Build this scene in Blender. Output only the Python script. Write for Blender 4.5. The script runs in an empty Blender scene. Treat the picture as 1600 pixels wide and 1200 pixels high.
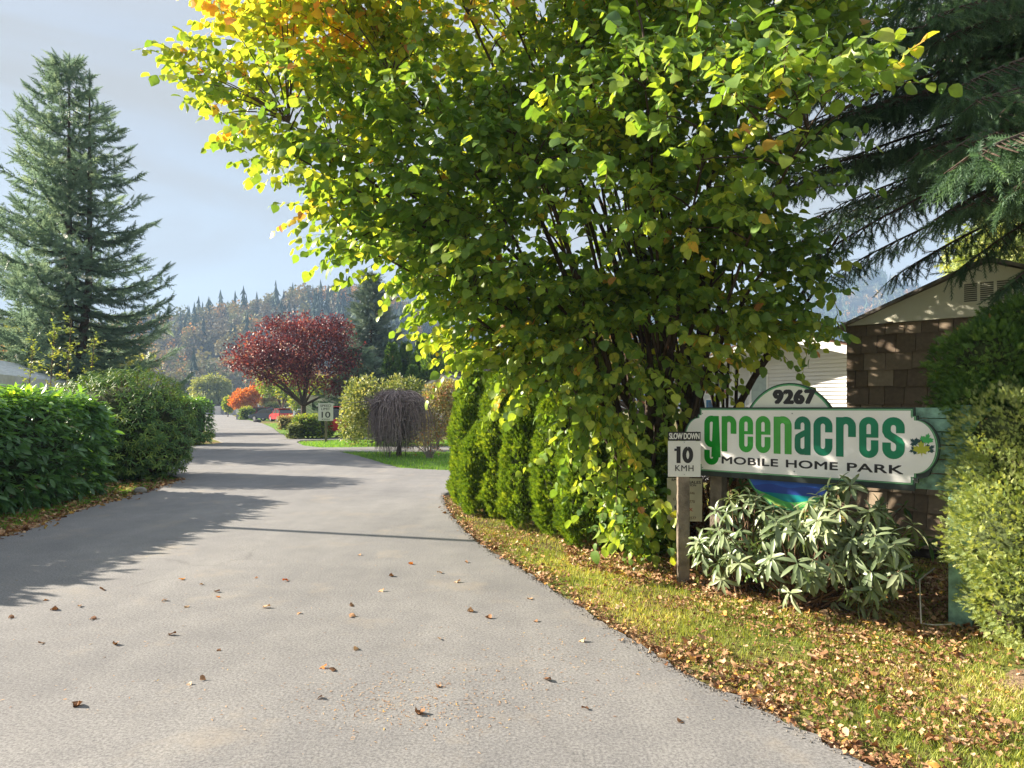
import bpy, math, random
import numpy as np
from mathutils import Vector, Matrix
from mathutils.geometry import tessellate_polygon

SC = bpy.context.scene
COL = SC.collection
rng = np.random.default_rng(11)
random.seed(11)
R = math.radians
F = 1067.0                      # focal length in photo pixels
CX, HY, CH = 800.0, 637.0, 1.6  # centre column, horizon row, eye height

# ------------------------------------------------------------ camera, sky, sun, exposure
cam_d = bpy.data.cameras.new("camera")
cam = bpy.data.objects.new("camera", cam_d)
COL.objects.link(cam)
cam.location = (0, 0, CH)
cam.rotation_euler = (R(90), 0, 0)
cam_d.sensor_width = 36.0
cam_d.lens = 36.0 * F / 1600.0
cam_d.shift_y = (HY - 600.0) / 1600.0
cam_d.clip_start = 0.05
cam_d.clip_end = 6000
SC.camera = cam

SUN_EL = 25.0
SUN_DIR = Vector((-0.965, 0.262, 0)).normalized() * math.cos(R(SUN_EL)) + Vector((0, 0, math.sin(R(SUN_EL))))
sun_d = bpy.data.lights.new("sun", 'SUN')
sun_d.energy = 4.6
sun_d.angle = R(0.55)
sun_d.color = (1.0, 0.885, 0.73)
sun = bpy.data.objects.new("sun", sun_d)
COL.objects.link(sun)
sun.location = (-20, 5, 20)
sun.rotation_euler = SUN_DIR.to_track_quat('Z', 'Y').to_euler()

world = bpy.data.worlds.new("World")
SC.world = world
world.use_nodes = True
wn, wl = world.node_tree.nodes, world.node_tree.links
bg = wn["Background"]
sky = wn.new("ShaderNodeTexSky")
sky.sky_type = 'NISHITA'
sky.sun_disc = False
sky.sun_elevation = R(SUN_EL)
sky.sun_rotation = math.atan2(SUN_DIR.x, SUN_DIR.y)
sky.air_density = 1.0
sky.dust_density = 1.0
sky.ozone_density = 1.0
tc = wn.new("ShaderNodeTexCoord")
mp = wn.new("ShaderNodeMapping")
mp.inputs['Scale'].default_value = (1.0, 1.6, 4.5)
mp.inputs['Rotation'].default_value = (0.0, 0.25, 0.5)
cn = wn.new("ShaderNodeTexNoise")
cn.inputs['Scale'].default_value = 1.5
cn.inputs['Detail'].default_value = 7
cn.inputs['Roughness'].default_value = 0.5
cn.inputs['Distortion'].default_value = 0.9
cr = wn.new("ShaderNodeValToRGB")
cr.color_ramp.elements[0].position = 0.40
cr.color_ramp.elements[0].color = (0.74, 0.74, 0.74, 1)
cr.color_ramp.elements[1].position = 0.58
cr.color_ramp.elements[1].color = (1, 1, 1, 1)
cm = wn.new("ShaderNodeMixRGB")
# thin high cloud with added brightness overhead, out of view, to lift fill light
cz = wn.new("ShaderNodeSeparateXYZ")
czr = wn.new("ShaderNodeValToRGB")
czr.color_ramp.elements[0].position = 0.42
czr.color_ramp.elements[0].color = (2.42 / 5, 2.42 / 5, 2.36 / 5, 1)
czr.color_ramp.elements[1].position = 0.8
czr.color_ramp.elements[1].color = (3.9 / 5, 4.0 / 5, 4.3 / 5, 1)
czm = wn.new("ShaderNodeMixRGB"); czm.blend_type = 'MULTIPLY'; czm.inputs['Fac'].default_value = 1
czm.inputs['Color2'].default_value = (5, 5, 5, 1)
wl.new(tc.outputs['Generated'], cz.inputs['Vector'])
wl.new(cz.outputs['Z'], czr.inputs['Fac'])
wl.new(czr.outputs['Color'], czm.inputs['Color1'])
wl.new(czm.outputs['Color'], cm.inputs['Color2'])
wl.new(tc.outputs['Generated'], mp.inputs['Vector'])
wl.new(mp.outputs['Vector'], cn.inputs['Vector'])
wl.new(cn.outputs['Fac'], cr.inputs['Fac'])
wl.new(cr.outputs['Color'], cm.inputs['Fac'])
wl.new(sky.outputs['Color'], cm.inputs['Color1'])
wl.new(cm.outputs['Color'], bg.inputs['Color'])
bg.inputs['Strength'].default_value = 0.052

SC.view_settings.view_transform = 'Standard'
SC.view_settings.look = 'None'
SC.view_settings.gamma = 1
SC.view_settings.exposure = 2.13
SC.cycles.max_bounces = 7
SC.cycles.diffuse_bounces = 4
SC.cycles.glossy_bounces = 2
SC.cycles.transmission_bounces = 5
SC.cycles.transparent_max_bounces = 6
SC.cycles.volume_bounces = 0
SC.cycles.caustics_reflective = False
SC.cycles.caustics_refractive = False
SC.cycles.use_adaptive_sampling = True

# ------------------------------------------------------------ coordinates
def P(px, py, Y):
    return np.array([(px - CX) / F * Y, Y, CH - (py - HY) / F * Y])
def G(px, py):
    Y = CH * F / (py - HY)
    return ((px - CX) / F * Y, Y)

# ------------------------------------------------------------ tagging
def tag(o, label=None, cat=None, group=None, kind=None):
    if label: o["label"] = label
    if cat: o["category"] = cat
    if group: o["group"] = group
    if kind: o["kind"] = kind
    return o
def empty(name, loc, rz=0.0, label=None, cat=None, group=None):
    o = bpy.data.objects.new(name, None)
    o.empty_display_size = 0.2
    COL.objects.link(o)
    o.location = tuple(float(v) for v in loc)
    o.rotation_euler = (0, 0, rz)
    return tag(o, label, cat, group)
def link(me, name, parent=None, local=False):
    o = bpy.data.objects.new(name, me)
    COL.objects.link(o)
    if parent is not None:
        o.parent = parent
        if not local:   # mesh is in world coordinates
            m = Matrix.Translation(parent.location) @ parent.rotation_euler.to_matrix().to_4x4()
            if parent.parent is not None:
                q = parent.parent
                m = (Matrix.Translation(q.location) @ q.rotation_euler.to_matrix().to_4x4()) @ m
            o.matrix_parent_inverse = m.inverted()
    return o

# ------------------------------------------------------------ numpy mesh building
def np_mesh(name, groups, mats, parent=None, smooth=True, local=False):
    """groups: list of (V (n,3), F (m,k), tint (n,) or None, material index)"""
    Vs, loops, starts, totals, mis, tints = [], [], [], [], [], []
    vo = lo = 0
    for V, Fc, tint, mi in groups:
        if len(V) == 0: continue
        V = np.asarray(V, dtype=np.float32); Fc = np.asarray(Fc, dtype=np.int32)
        Vs.append(V)
        m, k = Fc.shape
        loops.append((Fc + vo).ravel())
        starts.append(lo + np.arange(m) * k)
        totals.append(np.full(m, k))
        mis.append(np.full(m, mi))
        tints.append(np.full(len(V), 0.5, np.float32) if tint is None else np.asarray(tint, np.float32))
        vo += len(V); lo += m * k
    Vs = np.concatenate(Vs); loops = np.concatenate(loops); starts = np.concatenate(starts); mis = np.concatenate(mis)
    tints = np.concatenate(tints)
    me = bpy.data.meshes.new(name)
    me.vertices.add(len(Vs)); me.vertices.foreach_set('co', Vs.ravel())
    me.loops.add(len(loops)); me.loops.foreach_set('vertex_index', loops.astype(np.int32))
    me.polygons.add(len(starts)); me.polygons.foreach_set('loop_start', starts.astype(np.int32))
    me.polygons.foreach_set('material_index', mis.astype(np.int32))
    me.polygons.foreach_set('use_smooth', np.full(len(starts), smooth, dtype=bool))
    at = me.attributes.new('tint', 'FLOAT', 'POINT'); at.data.foreach_set('value', tints)
    for m in mats: me.materials.append(m)
    me.update(calc_edges=True)
    return link(me, name, parent, local)

def unit(v):
    n = np.linalg.norm(v, axis=-1, keepdims=True); n[n < 1e-9] = 1
    return v / n
def frames(d, up):
    """rotation matrices whose columns are side, dir, normal"""
    d = unit(d); s = unit(np.cross(d, up)); n = np.cross(s, d)
    return np.stack([s, d, n], axis=-1)
def scatter(T, pos, Rm, sc, tint=None):
    V, Fc = T
    N, n = len(pos), len(V)
    sc = np.broadcast_to(np.asarray(sc, float), (N,))
    W = np.einsum('nij,kj->nki', Rm, V) * sc[:, None, None] + pos[:, None, :]
    FF = (Fc[None] + (np.arange(N) * n)[:, None, None]).reshape(-1, Fc.shape[1])
    t = rng.random(N) if tint is None else tint
    return W.reshape(-1, 3), FF, np.repeat(t, n)
def rnd(n, k=3): return rng.normal(size=(n, k))
def nz(p, s, seed=0):
    p = np.asarray(p) * s + seed * 7.31
    x, y, z = p[..., 0], p[..., 1], p[..., 2]
    return (np.sin(x * 1.7 + np.sin(y * 2.3 + 1.1) * 1.3) + np.sin(y * 1.9 + np.sin(z * 2.1 + .4) * 1.5) + np.sin(z * 2.2 + np.sin(x * 1.6 + 2.) * 1.4)
            + .5 * np.sin(x * 4.1 + z * 3.3 + 1.) + .5 * np.sin(y * 4.7 - x * 2.9)) / 4.0

def leaf_T(rows, widths, fold=.12, droop=.15, wave=0.0):
    V = []; Fc = []
    for i, (y, w) in enumerate(zip(rows, widths)):
        zz = -droop * y * y
        wv = wave * math.sin(i * 2.1)
        V += [(-w, y - abs(w) * .1, zz + fold * w + wv), (0, y, zz), (w, y - abs(w) * .1, zz + fold * w - wv)]
    for i in range(len(rows) - 1):
        a = 3 * i
        Fc += [(a, a + 1, a + 4, a + 3), (a + 1, a + 2, a + 5, a + 4)]
    return np.array(V, float), np.array(Fc)
T_hazel = leaf_T([0, .1, .35, .65, .88, 1.0], [.05, .3, .46, .42, .2, .01], .25, .22, .02)
T_hazels = [T_hazel, leaf_T([0, .1, .35, .65, .88, 1.0], [.05, .26, .40, .38, .2, .01], .55, .05, .05), leaf_T([0, .12, .4, .7, .9, 1.0], [.05, .34, .5, .4, .16, .01], .05, .5, -.04), leaf_T([0, .1, .35, .6, .85, 1.0], [.05, .22, .42, .46, .24, .01], -.2, .35, .06)]
T_laurel = leaf_T([0, .3, .7, 1.0], [.03, .19, .17, .01], .35, .12)
T_rhodo = leaf_T([0, .12, .4, .75, .93, 1.0], [.02, .045, .115, .115, .055, .01], .4, .3)
T_small = (np.array([(0, 0, 0), (.34, .45, .06), (0, 1, -.05), (-.34, .45, .06)], float), np.array([(0, 1, 2, 3)]))
T_narrow = (np.array([(0, 0, 0), (.12, .5, .0), (0, 1, -.1), (-.12, .5, .0)], float), np.array([(0, 1, 2, 3)]))
T_dead = leaf_T([0, .3, .7, 1.0], [.05, .34, .3, .03], .7, -.35, .05)
T_deads = [T_dead, leaf_T([0, .3, .7, 1.0], [.05, .42, .36, .03], .35, -.2, .08), leaf_T([0, .3, .7, 1.0], [.05, .30, .24, .03], 1.0, .3, -.06)]
def crumple(seed, amp=.13):
    r = np.random.default_rng(seed); V, Fc = leaf_T([0, .2, .45, .7, 1.0], [.04, .3, .42, .3, .03], r.uniform(-.3, .9), r.uniform(-.5, .5)); V = V + r.normal(size=V.shape) * np.array([amp * .7, amp * .5, amp]); return V, Fc
T_litters = [crumple(s) for s in range(5)]
def frond_T(n=5, w=.05, spread=.42, tip=1.0):
    """flat feathery spray: a spine with tapering side fingers"""
    V = []; Fc = []
    def dia(a, b, wd):
        a = np.array(a, float); b = np.array(b, float); d = b - a
        s = np.array([-d[1], d[0], 0]); s = s / (np.linalg.norm(s) + 1e-9) * wd; m = a + d * .45
        k = len(V)
        V.extend([a, m + s, b, m - s]); Fc.append((k, k + 1, k + 2, k + 3))
    dia((0, 0, 0), (0, tip, -.06), w)
    for i in range(n):
        t = (i + .4) / n
        l = spread * (1.05 - t * .75)
        zz = -.05 * t
        for sg in (-1, 1):
            dia((0, t * .85, zz), (sg * l * .75, t * .85 + l * .75, zz + (.06 if i % 2 else -.03)), w * .9)
    return np.array(V), np.array(Fc)
T_frond = frond_T(5, .055)
T_frond4 = frond_T(3, .085)
def needle_T(n=26, l=.16):
    V = []; Fc = []
    r = np.random.default_rng(3)
    for i in range(n):
        t = (i + .5) / n; a = i * 2.39996
        c = np.array([math.cos(a), 0, math.sin(a)])
        b = np.array([0, t, 0.0]); tipp = b + c * l * (1.1 - .4 * t) + np.array([0, l * .8, 0])
        s = np.cross(tipp - b, c); s = s / (np.linalg.norm(s) + 1e-9) * .022
        if np.linalg.norm(s) < 1e-6: s = np.array([.02, 0, 0])
        k = len(V); V += [b - s, b + s, tipp]; Fc.append((k, k + 1, k + 2))
    k = len(V); V += [np.array([-.012, 0, 0]), np.array([.012, 0, 0]), np.array([0, 1.0, 0])]; Fc.append((k, k + 1, k + 2))
    k = len(V); V += [np.array([0, 0, -.012]), np.array([0, 0, .012]), np.array([0, 1.0, 0])]; Fc.append((k, k + 1, k + 2))
    return np.array(V), np.array(Fc)
T_needle = needle_T(44, .17)
def shoot_T(n=9, w=.05):
    """a coarse spruce shoot with stubby side twigs, for trees seen from afar"""
    V = []; Fc = []
    def tri(b, tp, s):
        k = len(V); V.extend([b - s, b + s, tp]); Fc.append((k, k + 1, k + 2))
    for i in range(n):
        t = (i + .3) / n; a = i * 2.1
        l = .34 * (1.1 - t)
        for sg in (-1, 1):
            d = np.array([sg * l, l * .7, .10 * math.sin(a) * l])
            b = np.array([0, t, 0.0]); tri(b, b + d, np.array([0, w, 0]))
            tri(b, b + np.array([sg * l * .35, l * .5, (.55 if i % 2 else -.7) * l]), np.array([0, w, 0]))
    tri(np.zeros(3), np.array([0, 1.1, 0]), np.array([w * .7, 0, 0]))
    return np.array(V), np.array(Fc)
T_shoot = shoot_T()

def tubes(paths, radii, sides=5):
    """paths: list of (k,3) arrays, radii: list of (k,) -> V,F quads"""
    V = []; Fc = []; off = 0
    for p, r in zip(paths, radii):
        p = np.asarray(p, float); k = len(p)
        t = np.gradient(p, axis=0); t = unit(t)
        ref = np.array([0.31, 0.2, 0.93]) if abs(t[0][2]) < .9 else np.array([1.0, .1, 0])
        s = unit(np.cross(t, ref)); b = np.cross(t, s)
        a = np.linspace(0, 2 * np.pi, sides, endpoint=False)
        ring = p[:, None, :] + (s[:, None, :] * np.cos(a)[None, :, None] + b[:, None, :] * np.sin(a)[None, :, None]) * np.asarray(r, float)[:, None, None]
        V.append(ring.reshape(-1, 3))
        idx = np.arange(k * sides).reshape(k, sides) + off
        q = np.stack([idx[:-1], np.roll(idx, -1, 1)[:-1], np.roll(idx, -1, 1)[1:], idx[1:]], -1).reshape(-1, 4)
        Fc.append(q); off += k * sides
    return np.concatenate(V), np.concatenate(Fc)
def bez(a, b, c, n=8):
    t = np.linspace(0, 1, n)[:, None]
    return (1 - t) ** 2 * a + 2 * t * (1 - t) * b + t * t * c
def blobs_px(spec):
    """(px, py, Y, rx_px, ry_px, r_depth) -> centres and radii in metres"""
    out = []
    for px, py, Y, rx, ry, rd in spec:
        out.append((P(px, py, Y), np.array([rx * Y / F, rd, ry * Y / F])))
    return out
def in_blobs(blobs, n, shell=.45, clump=None, seed=0):
    w = np.array([b[1].prod() ** .8 for b in blobs]); w /= w.sum()
    got = []; gn = []; tot = 0
    while tot < n:
        m = int(n * 1.6) + 10
        k = rng.choice(len(blobs), m, p=w)
        c = np.array([b[0] for b in blobs])[k]; r = np.array([b[1] for b in blobs])[k]
        d = unit(rnd(m)); rr = (shell + (1 - shell) * rng.random(m)) * (1 + .13 * nz(d, 2.3, seed + 1) + .06 * nz(d, 6.1, seed + 2))
        p = c + d * r * rr[:, None]
        keep = np.ones(m, bool)
        if clump:
            keep = nz(p, clump[0], seed) + rng.random(m) * clump[2] > clump[1]
        p, d = p[keep], d[keep]
        got.append(p); gn.append(d); tot += len(p)
    return np.concatenate(got)[:n], np.concatenate(gn)[:n]

def sprays(starts, dirs, L, nl, T, size, down=.35, sag=.25, twig_r=.004, tint=None, tj=.25):
    """leafy twigs: returns leaf group arrays and twig tube arrays"""
    N = len(starts); dirs = unit(dirs)
    L = np.broadcast_to(np.asarray(L, float), (N,))
    side = unit(np.cross(dirs, np.array([0, 0, 1.0]) + rnd(N) * .15))
    pos = []; dd = []; uu = []; tt = []
    base_t = rng.random(N) if tint is None else tint
    dn = np.array([0, 0, -1.0])
    for j in range(nl):
        t = (j + .6) / nl
        p = starts + dirs * (L * t)[:, None] + dn * (sag * L * t * t)[:, None]
        sg = 1 if j % 2 else -1
        d = dirs * .55 + side * sg * .8 + dn * down + rnd(N) * .28
        if j == nl - 1: d = dirs + dn * down + rnd(N) * .2
        u = np.array([0, 0, 1.0]) + rnd(N) * .45
        pos.append(p); dd.append(d); uu.append(u); tt.append(np.clip(base_t + rng.normal(size=N) * tj, 0, 1))
    pos = np.concatenate(pos); dd = np.concatenate(dd); uu = np.concatenate(uu); tt = np.concatenate(tt)
    sc = size * (.55 + .8 * rng.random(len(pos)))
    if isinstance(T, list):
        gs = []; of = 0; Rm = frames(dd, uu); kk = rng.integers(0, len(T), len(pos))
        for i, Ti in enumerate(T):
            m = kk == i; g = scatter(Ti, pos[m], Rm[m], sc[m], tt[m]); gs.append((g[0], g[1] + of, g[2])); of += len(g[0])
        lv = tuple(np.concatenate([g[i] for g in gs]) for i in range(3))
    else:
        lv = scatter(T, pos, frames(dd, uu), sc, tt)
    ts = np.linspace(0, 1, 4)
    pth = starts[:, None, :] + dirs[:, None, :] * (L[:, None] * ts[None])[..., None] + dn * (sag * L[:, None] * (ts ** 2)[None])[..., None]
    # thin three-sided twigs
    s2 = side; b2 = unit(np.cross(dirs, s2))
    rad = twig_r * (1.15 - ts)
    ring = []
    for a in (0, 2.09, 4.19):
        ring.append(pth + (s2 * math.cos(a) + b2 * math.sin(a))[:, None, :] * rad[None, :, None])
    ring = np.stack(ring, 2)            # N,4,3,3
    Vt = ring.reshape(-1, 3)
    idx = np.arange(N * 12).reshape(N, 4, 3)
    q = np.stack([idx[:, :-1], np.roll(idx, -1, 2)[:, :-1], np.roll(idx, -1, 2)[:, 1:], idx[:, 1:]], -1).reshape(-1, 4)
    return lv, (Vt, q)

# ------------------------------------------------------------ materials
def new_mat(name):
    m = bpy.data.materials.new(name); m.use_nodes = True
    nt = m.node_tree
    return m, nt.nodes, nt.links, nt.nodes['Principled BSDF']
def rgb(c): return (c[0], c[1], c[2], 1)
def plain(name, col, rough=.6, spec=.4, metal=0, noise=.12, ns=6.0, bump=0.0, bs=40.0, coord='Object'):
    m, n, l, b = new_mat(name)
    b.inputs['Roughness'].default_value = rough
    b.inputs['Metallic'].default_value = metal
    b.inputs['Specular IOR Level'].default_value = spec
    tcn = n.new('ShaderNodeTexCoord')
    nt = n.new('ShaderNodeTexNoise'); nt.inputs['Scale'].default_value = ns; nt.inputs['Detail'].default_value = 6
    l.new(tcn.outputs[coord], nt.inputs['Vector'])
    mx = n.new('ShaderNodeValToRGB')
    mx.color_ramp.elements[0].position = .3; mx.color_ramp.elements[1].position = .7
    mx.color_ramp.elements[0].color = rgb([c * (1 - noise) for c in col])
    mx.color_ramp.elements[1].color = rgb([min(1, c * (1 + noise)) for c in col])
    l.new(nt.outputs['Fac'], mx.inputs['Fac']); l.new(mx.outputs['Color'], b.inputs['Base Color'])
    if bump:
        n2 = n.new('ShaderNodeTexNoise'); n2.inputs['Scale'].default_value = bs; n2.inputs['Detail'].default_value = 5
        l.new(tcn.outputs[coord], n2.inputs['Vector'])
        bp = n.new('ShaderNodeBump'); bp.inputs['Strength'].default_value = bump; bp.inputs['Distance'].default_value = .02
        l.new(n2.outputs['Fac'], bp.inputs['Height']); l.new(bp.outputs['Normal'], b.inputs['Normal'])
    return m
BOOST = {'fallen_leaf': 1.0, 'grass_blade': 1.4, 'cedar_shingle': 1.8, 'near_spruce_needle': 1.5, 'orange_leaf': 1.0, 'pale_rhododendron_leaf': 1.12, 'dead_twig': 1.2, 'dry_frond': 1.0, 'hazel_leaf': 1.75, 'laurel_leaf': 2.5, 'rhododendron_leaf': 2.1, 'plum_leaf': 1.9, 'yellow_green_frond': 1.35, 'far_conifer': 1.4, 'far_autumn': 1.5, 'spruce_needle': 2.4}
def leafy(name, stops, rough=.5, spec=.35, trans=.35, tcol=None, gloss=0.0):
    m, n, l, b = new_mat(name)
    b.inputs['Roughness'].default_value = rough
    b.inputs['Specular IOR Level'].default_value = spec
    at = n.new('ShaderNodeAttribute'); at.attribute_name = 'tint'
    cr = n.new('ShaderNodeValToRGB')
    while len(cr.color_ramp.elements) < len(stops): cr.color_ramp.elements.new(.5)
    k_ = BOOST.get(name, 1.5)
    for e, (p, c) in zip(cr.color_ramp.elements, stops): e.position = p; e.color = rgb([min(.8, v * k_) for v in c])
    l.new(at.outputs['Fac'], cr.inputs['Fac'])
    # mottling inside each leaf
    tcn = n.new('ShaderNodeTexCoord'); nt = n.new('ShaderNodeTexNoise'); nt.inputs['Scale'].default_value = 30; nt.inputs['Detail'].default_value = 3
    l.new(tcn.outputs['Object'], nt.inputs['Vector'])
    hs = n.new('ShaderNodeHueSaturation')
    mr = n.new('ShaderNodeMapRange'); mr.inputs['To Min'].default_value = .7; mr.inputs['To Max'].default_value = 1.3
    l.new(nt.outputs['Fac'], mr.inputs['Value']); l.new(mr.outputs['Result'], hs.inputs['Value'])
    l.new(cr.outputs['Color'], hs.inputs['Color'])
    l.new(hs.outputs['Color'], b.inputs['Base Color'])
    if trans > 0:
        tb = n.new('ShaderNodeBsdfTranslucent')
        mc = n.new('ShaderNodeMixRGB'); mc.blend_type = 'MULTIPLY'; mc.inputs['Fac'].default_value = 1
        mc.inputs['Color2'].default_value = rgb(tcol or (1.9, 1.7, .6))
        l.new(hs.outputs['Color'], mc.inputs['Color1']); l.new(mc.outputs['Color'], tb.inputs['Color'])
        mx = n.new('ShaderNodeMixShader'); mx.inputs['Fac'].default_value = trans
        l.new(b.outputs['BSDF'], mx.inputs[1]); l.new(tb.outputs['BSDF'], mx.inputs[2])
        l.new(mx.outputs['Shader'], n['Material Output'].inputs['Surface'])
    return m

M = {}
M['bark'] = plain('bark', (.085, .062, .048), .9, .2, 0, .4, 14, .6, 50)
M['bark_warm'] = plain('bark_warm', (.15, .095, .06), .9, .2, 0, .4, 20, .6, 60)
M['hazel'] = leafy('hazel_leaf', [(0, (.045, .095, .028)), (.3, (.095, .165, .035)), (.55, (.19, .25, .045)), (.8, (.36, .36, .055)), (.93, (.48, .28, .06)), (1, (.40, .18, .08))], .40, .45, .44, (1.65, 1.55, .5))
M['laurel'] = leafy('laurel_leaf', [(0, (.024, .058, .022)), (.5, (.045, .10, .032)), (.8, (.09, .18, .03)), (1, (.24, .30, .045))], .3, .5, .3)
M['rhodo_dark'] = leafy('rhododendron_leaf', [(0, (.022, .055, .016)), (.5, (.045, .095, .022)), (1, (.14, .19, .035))], .48, .3, .18)
M['rhodo_pale'] = leafy('pale_rhododendron_leaf', [(0, (.10, .15, .07)), (.5, (.18, .235, .12)), (1, (.30, .34, .19))], .36, .6, .15, (1.3, 1.5, .6))
M['cedar'] = leafy('cedar_frond', [(0, (.04, .085, .016)), (.5, (.095, .16, .022)), (1, (.22, .28, .035))], .55, .3, .3)
M['frond_dark'] = leafy('deep_green_frond', [(0, (.03, .075, .02)), (.55, (.085, .16, .035)), (.93, (.18, .27, .06)), (1, (.35, .2, .08))], .55, .3, .25)  # on the right-hand cypress this dark tint stands for shade
M['frond_pale'] = leafy('yellow_green_frond', [(0, (.10, .15, .05)), (.5, (.26, .32, .12)), (1, (.50, .52, .25))], .55, .3, .32)  # on the right-hand cypress this pale tint stands for sunlight
M['spruce'] = leafy('spruce_needle', [(0, (.04, .065, .052)), (.6, (.085, .125, .10)), (1, (.16, .20, .14))], .55, .35, .3, (1.5, 1.5, 1.1))
M['spruce_near'] = leafy('near_spruce_needle', [(0, (.03, .06, .036)), (.6, (.07, .125, .07)), (1, (.13, .2, .095))], .5, .35, .28, (1.4, 1.5, 1.0))
M['spruce_blue'] = leafy('blue_spruce_needle', [(0, (.07, .11, .11)), (.6, (.16, .22, .21)), (1, (.30, .37, .34))], .5, .35, .08)
M['plum'] = leafy('plum_leaf', [(0, (.035, .014, .02)), (.5, (.085, .028, .036)), (.82, (.20, .055, .045)), (1, (.28, .15, .08))], .45, .35, .22, (1.5, .9, .7))
M['orange'] = leafy('orange_leaf', [(0, (.42, .10, .04)), (.5, (.58, .22, .04)), (1, (.6, .36, .06))], .5, .3, .35, (1.5, 1.1, .5))
M['green_tree'] = leafy('green_leaf', [(0, (.05, .10, .02)), (.5, (.12, .19, .03)), (1, (.32, .30, .06))], .5, .3, .35)
M['laurel_light'] = leafy('sapling_leaf', [(0, (.07, .12, .04)), (.6, (.17, .22, .07)), (1, (.32, .33, .10))], .5, .3, .3)
M['willow'] = leafy('willow_leaf', [(0, (.10, .13, .045)), (.6, (.17, .20, .07)), (1, (.28, .28, .10))], .5, .3, .3)
M['variegated'] = leafy('variegated_leaf', [(0, (.05, .08, .025)), (.45, (.13, .17, .06)), (1, (.36, .36, .18))], .5, .3, .25)
M['reddish'] = leafy('reddish_leaf', [(0, (.10, .12, .05)), (.5, (.25, .24, .12)), (.8, (.24, .12, .07)), (1, (.3, .1, .06))], .5, .3, .25)
M['dead'] = leafy('dead_twig', [(0, (.13, .10, .10)), (.6, (.25, .205, .20)), (1, (.42, .36, .33))], .9, .1, 0)
M['dry_cedar'] = leafy('dry_frond', [(0, (.12, .06, .03)), (.6, (.27, .15, .08)), (1, (.45, .3, .17))], .8, .2, .15)
M['litter'] = leafy('fallen_leaf', [(0, (.14, .065, .035)), (.4, (.32, .17, .085)), (.7, (.50, .31, .17)), (.88, (.62, .46, .30)), (.94, (.62, .30, .07)), (1, (.64, .48, .12))], .7, .25, .12, (1.2, 1, .6))
M['grass'] = leafy('grass_blade', [(0, (.09, .13, .03)), (.5, (.20, .25, .05)), (.85, (.36, .37, .10)), (1, (.48, .42, .2))], .6, .25, .35)
M['grass_deep'] = leafy('lush_grass_blade', [(0, (.04, .12, .018)), (.6, (.10, .24, .03)), (1, (.24, .36, .05))], .6, .25, .35)
M['far_conifer'] = leafy('far_conifer', [(0, (.02, .036, .024)), (1, (.05, .075, .045))], .8, .1, 0)
M['far_broadleaf'] = leafy('far_autumn', [(0, (.085, .08, .06)), (.3, (.13, .115, .08)), (.5, (.10, .12, .06)), (.7, (.17, .16, .07)), (.85, (.32, .19, .07)), (1, (.38, .21, .06))], .8, .1, .15, (1.2, 1, .7))
M['white_paint'] = plain('white_paint', (.78, .78, .75), .45, .4, 0, .04, 3)
M['siding'] = plain('white_siding', (.70, .70, .69), .5, .4, 0, .05, 1.3)
M['metal_white'] = plain('white_sign_metal', (.72, .72, .69), .35, .5, 0, .05, 5)
M['black'] = plain('black_vinyl', (.018, .018, .02), .45, .4)
M['dark_green'] = plain('dark_green_vinyl', (.012, .075, .035), .45, .4)
M['mid_green'] = plain('mid_green_vinyl', (.05, .32, .10), .45, .4)
M['glass'] = plain('dark_glass', (.03, .04, .045), .08, .8)
M['tyre'] = plain('tyre', (.02, .02, .02), .8, .2)
M['chrome'] = plain('wheel_rim', (.55, .55, .56), .3, .5, .8)
M['grey_metal'] = plain('grey_metal', (.35, .37, .38), .45, .5, .6)
M['post_wood'] = plain('grey_post_wood', (.20, .165, .13), .85, .2, 0, .45, 9, .5, 60)
M['roof_brown'] = plain('brown_roof_shingle', (.20, .115, .08), .9, .2, 0, .5, 9, .8, 20)
M['roof_grey'] = plain('grey_roof_shingle', (.16, .16, .17), .9, .2, 0, .3, 9, .5, 20)
M['roof_metal'] = plain('pale_metal_roof', (.72, .77, .80), .35, .5, .15, .12, 2)
M['gable'] = plain('pale_olive_gable', (.78, .77, .62), .6, .3, 0, .1, 2.2, .1, 20)
M['soil'] = plain('soil', (.10, .065, .042), .95, .1, 0, .4, 5, .8, 30)
M['wire'] = plain('pale_wire', (.55, .53, .48), .5, .5, .3)
M['black_cable'] = plain('black_cable', (.015, .015, .016), .6, .3)

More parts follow.
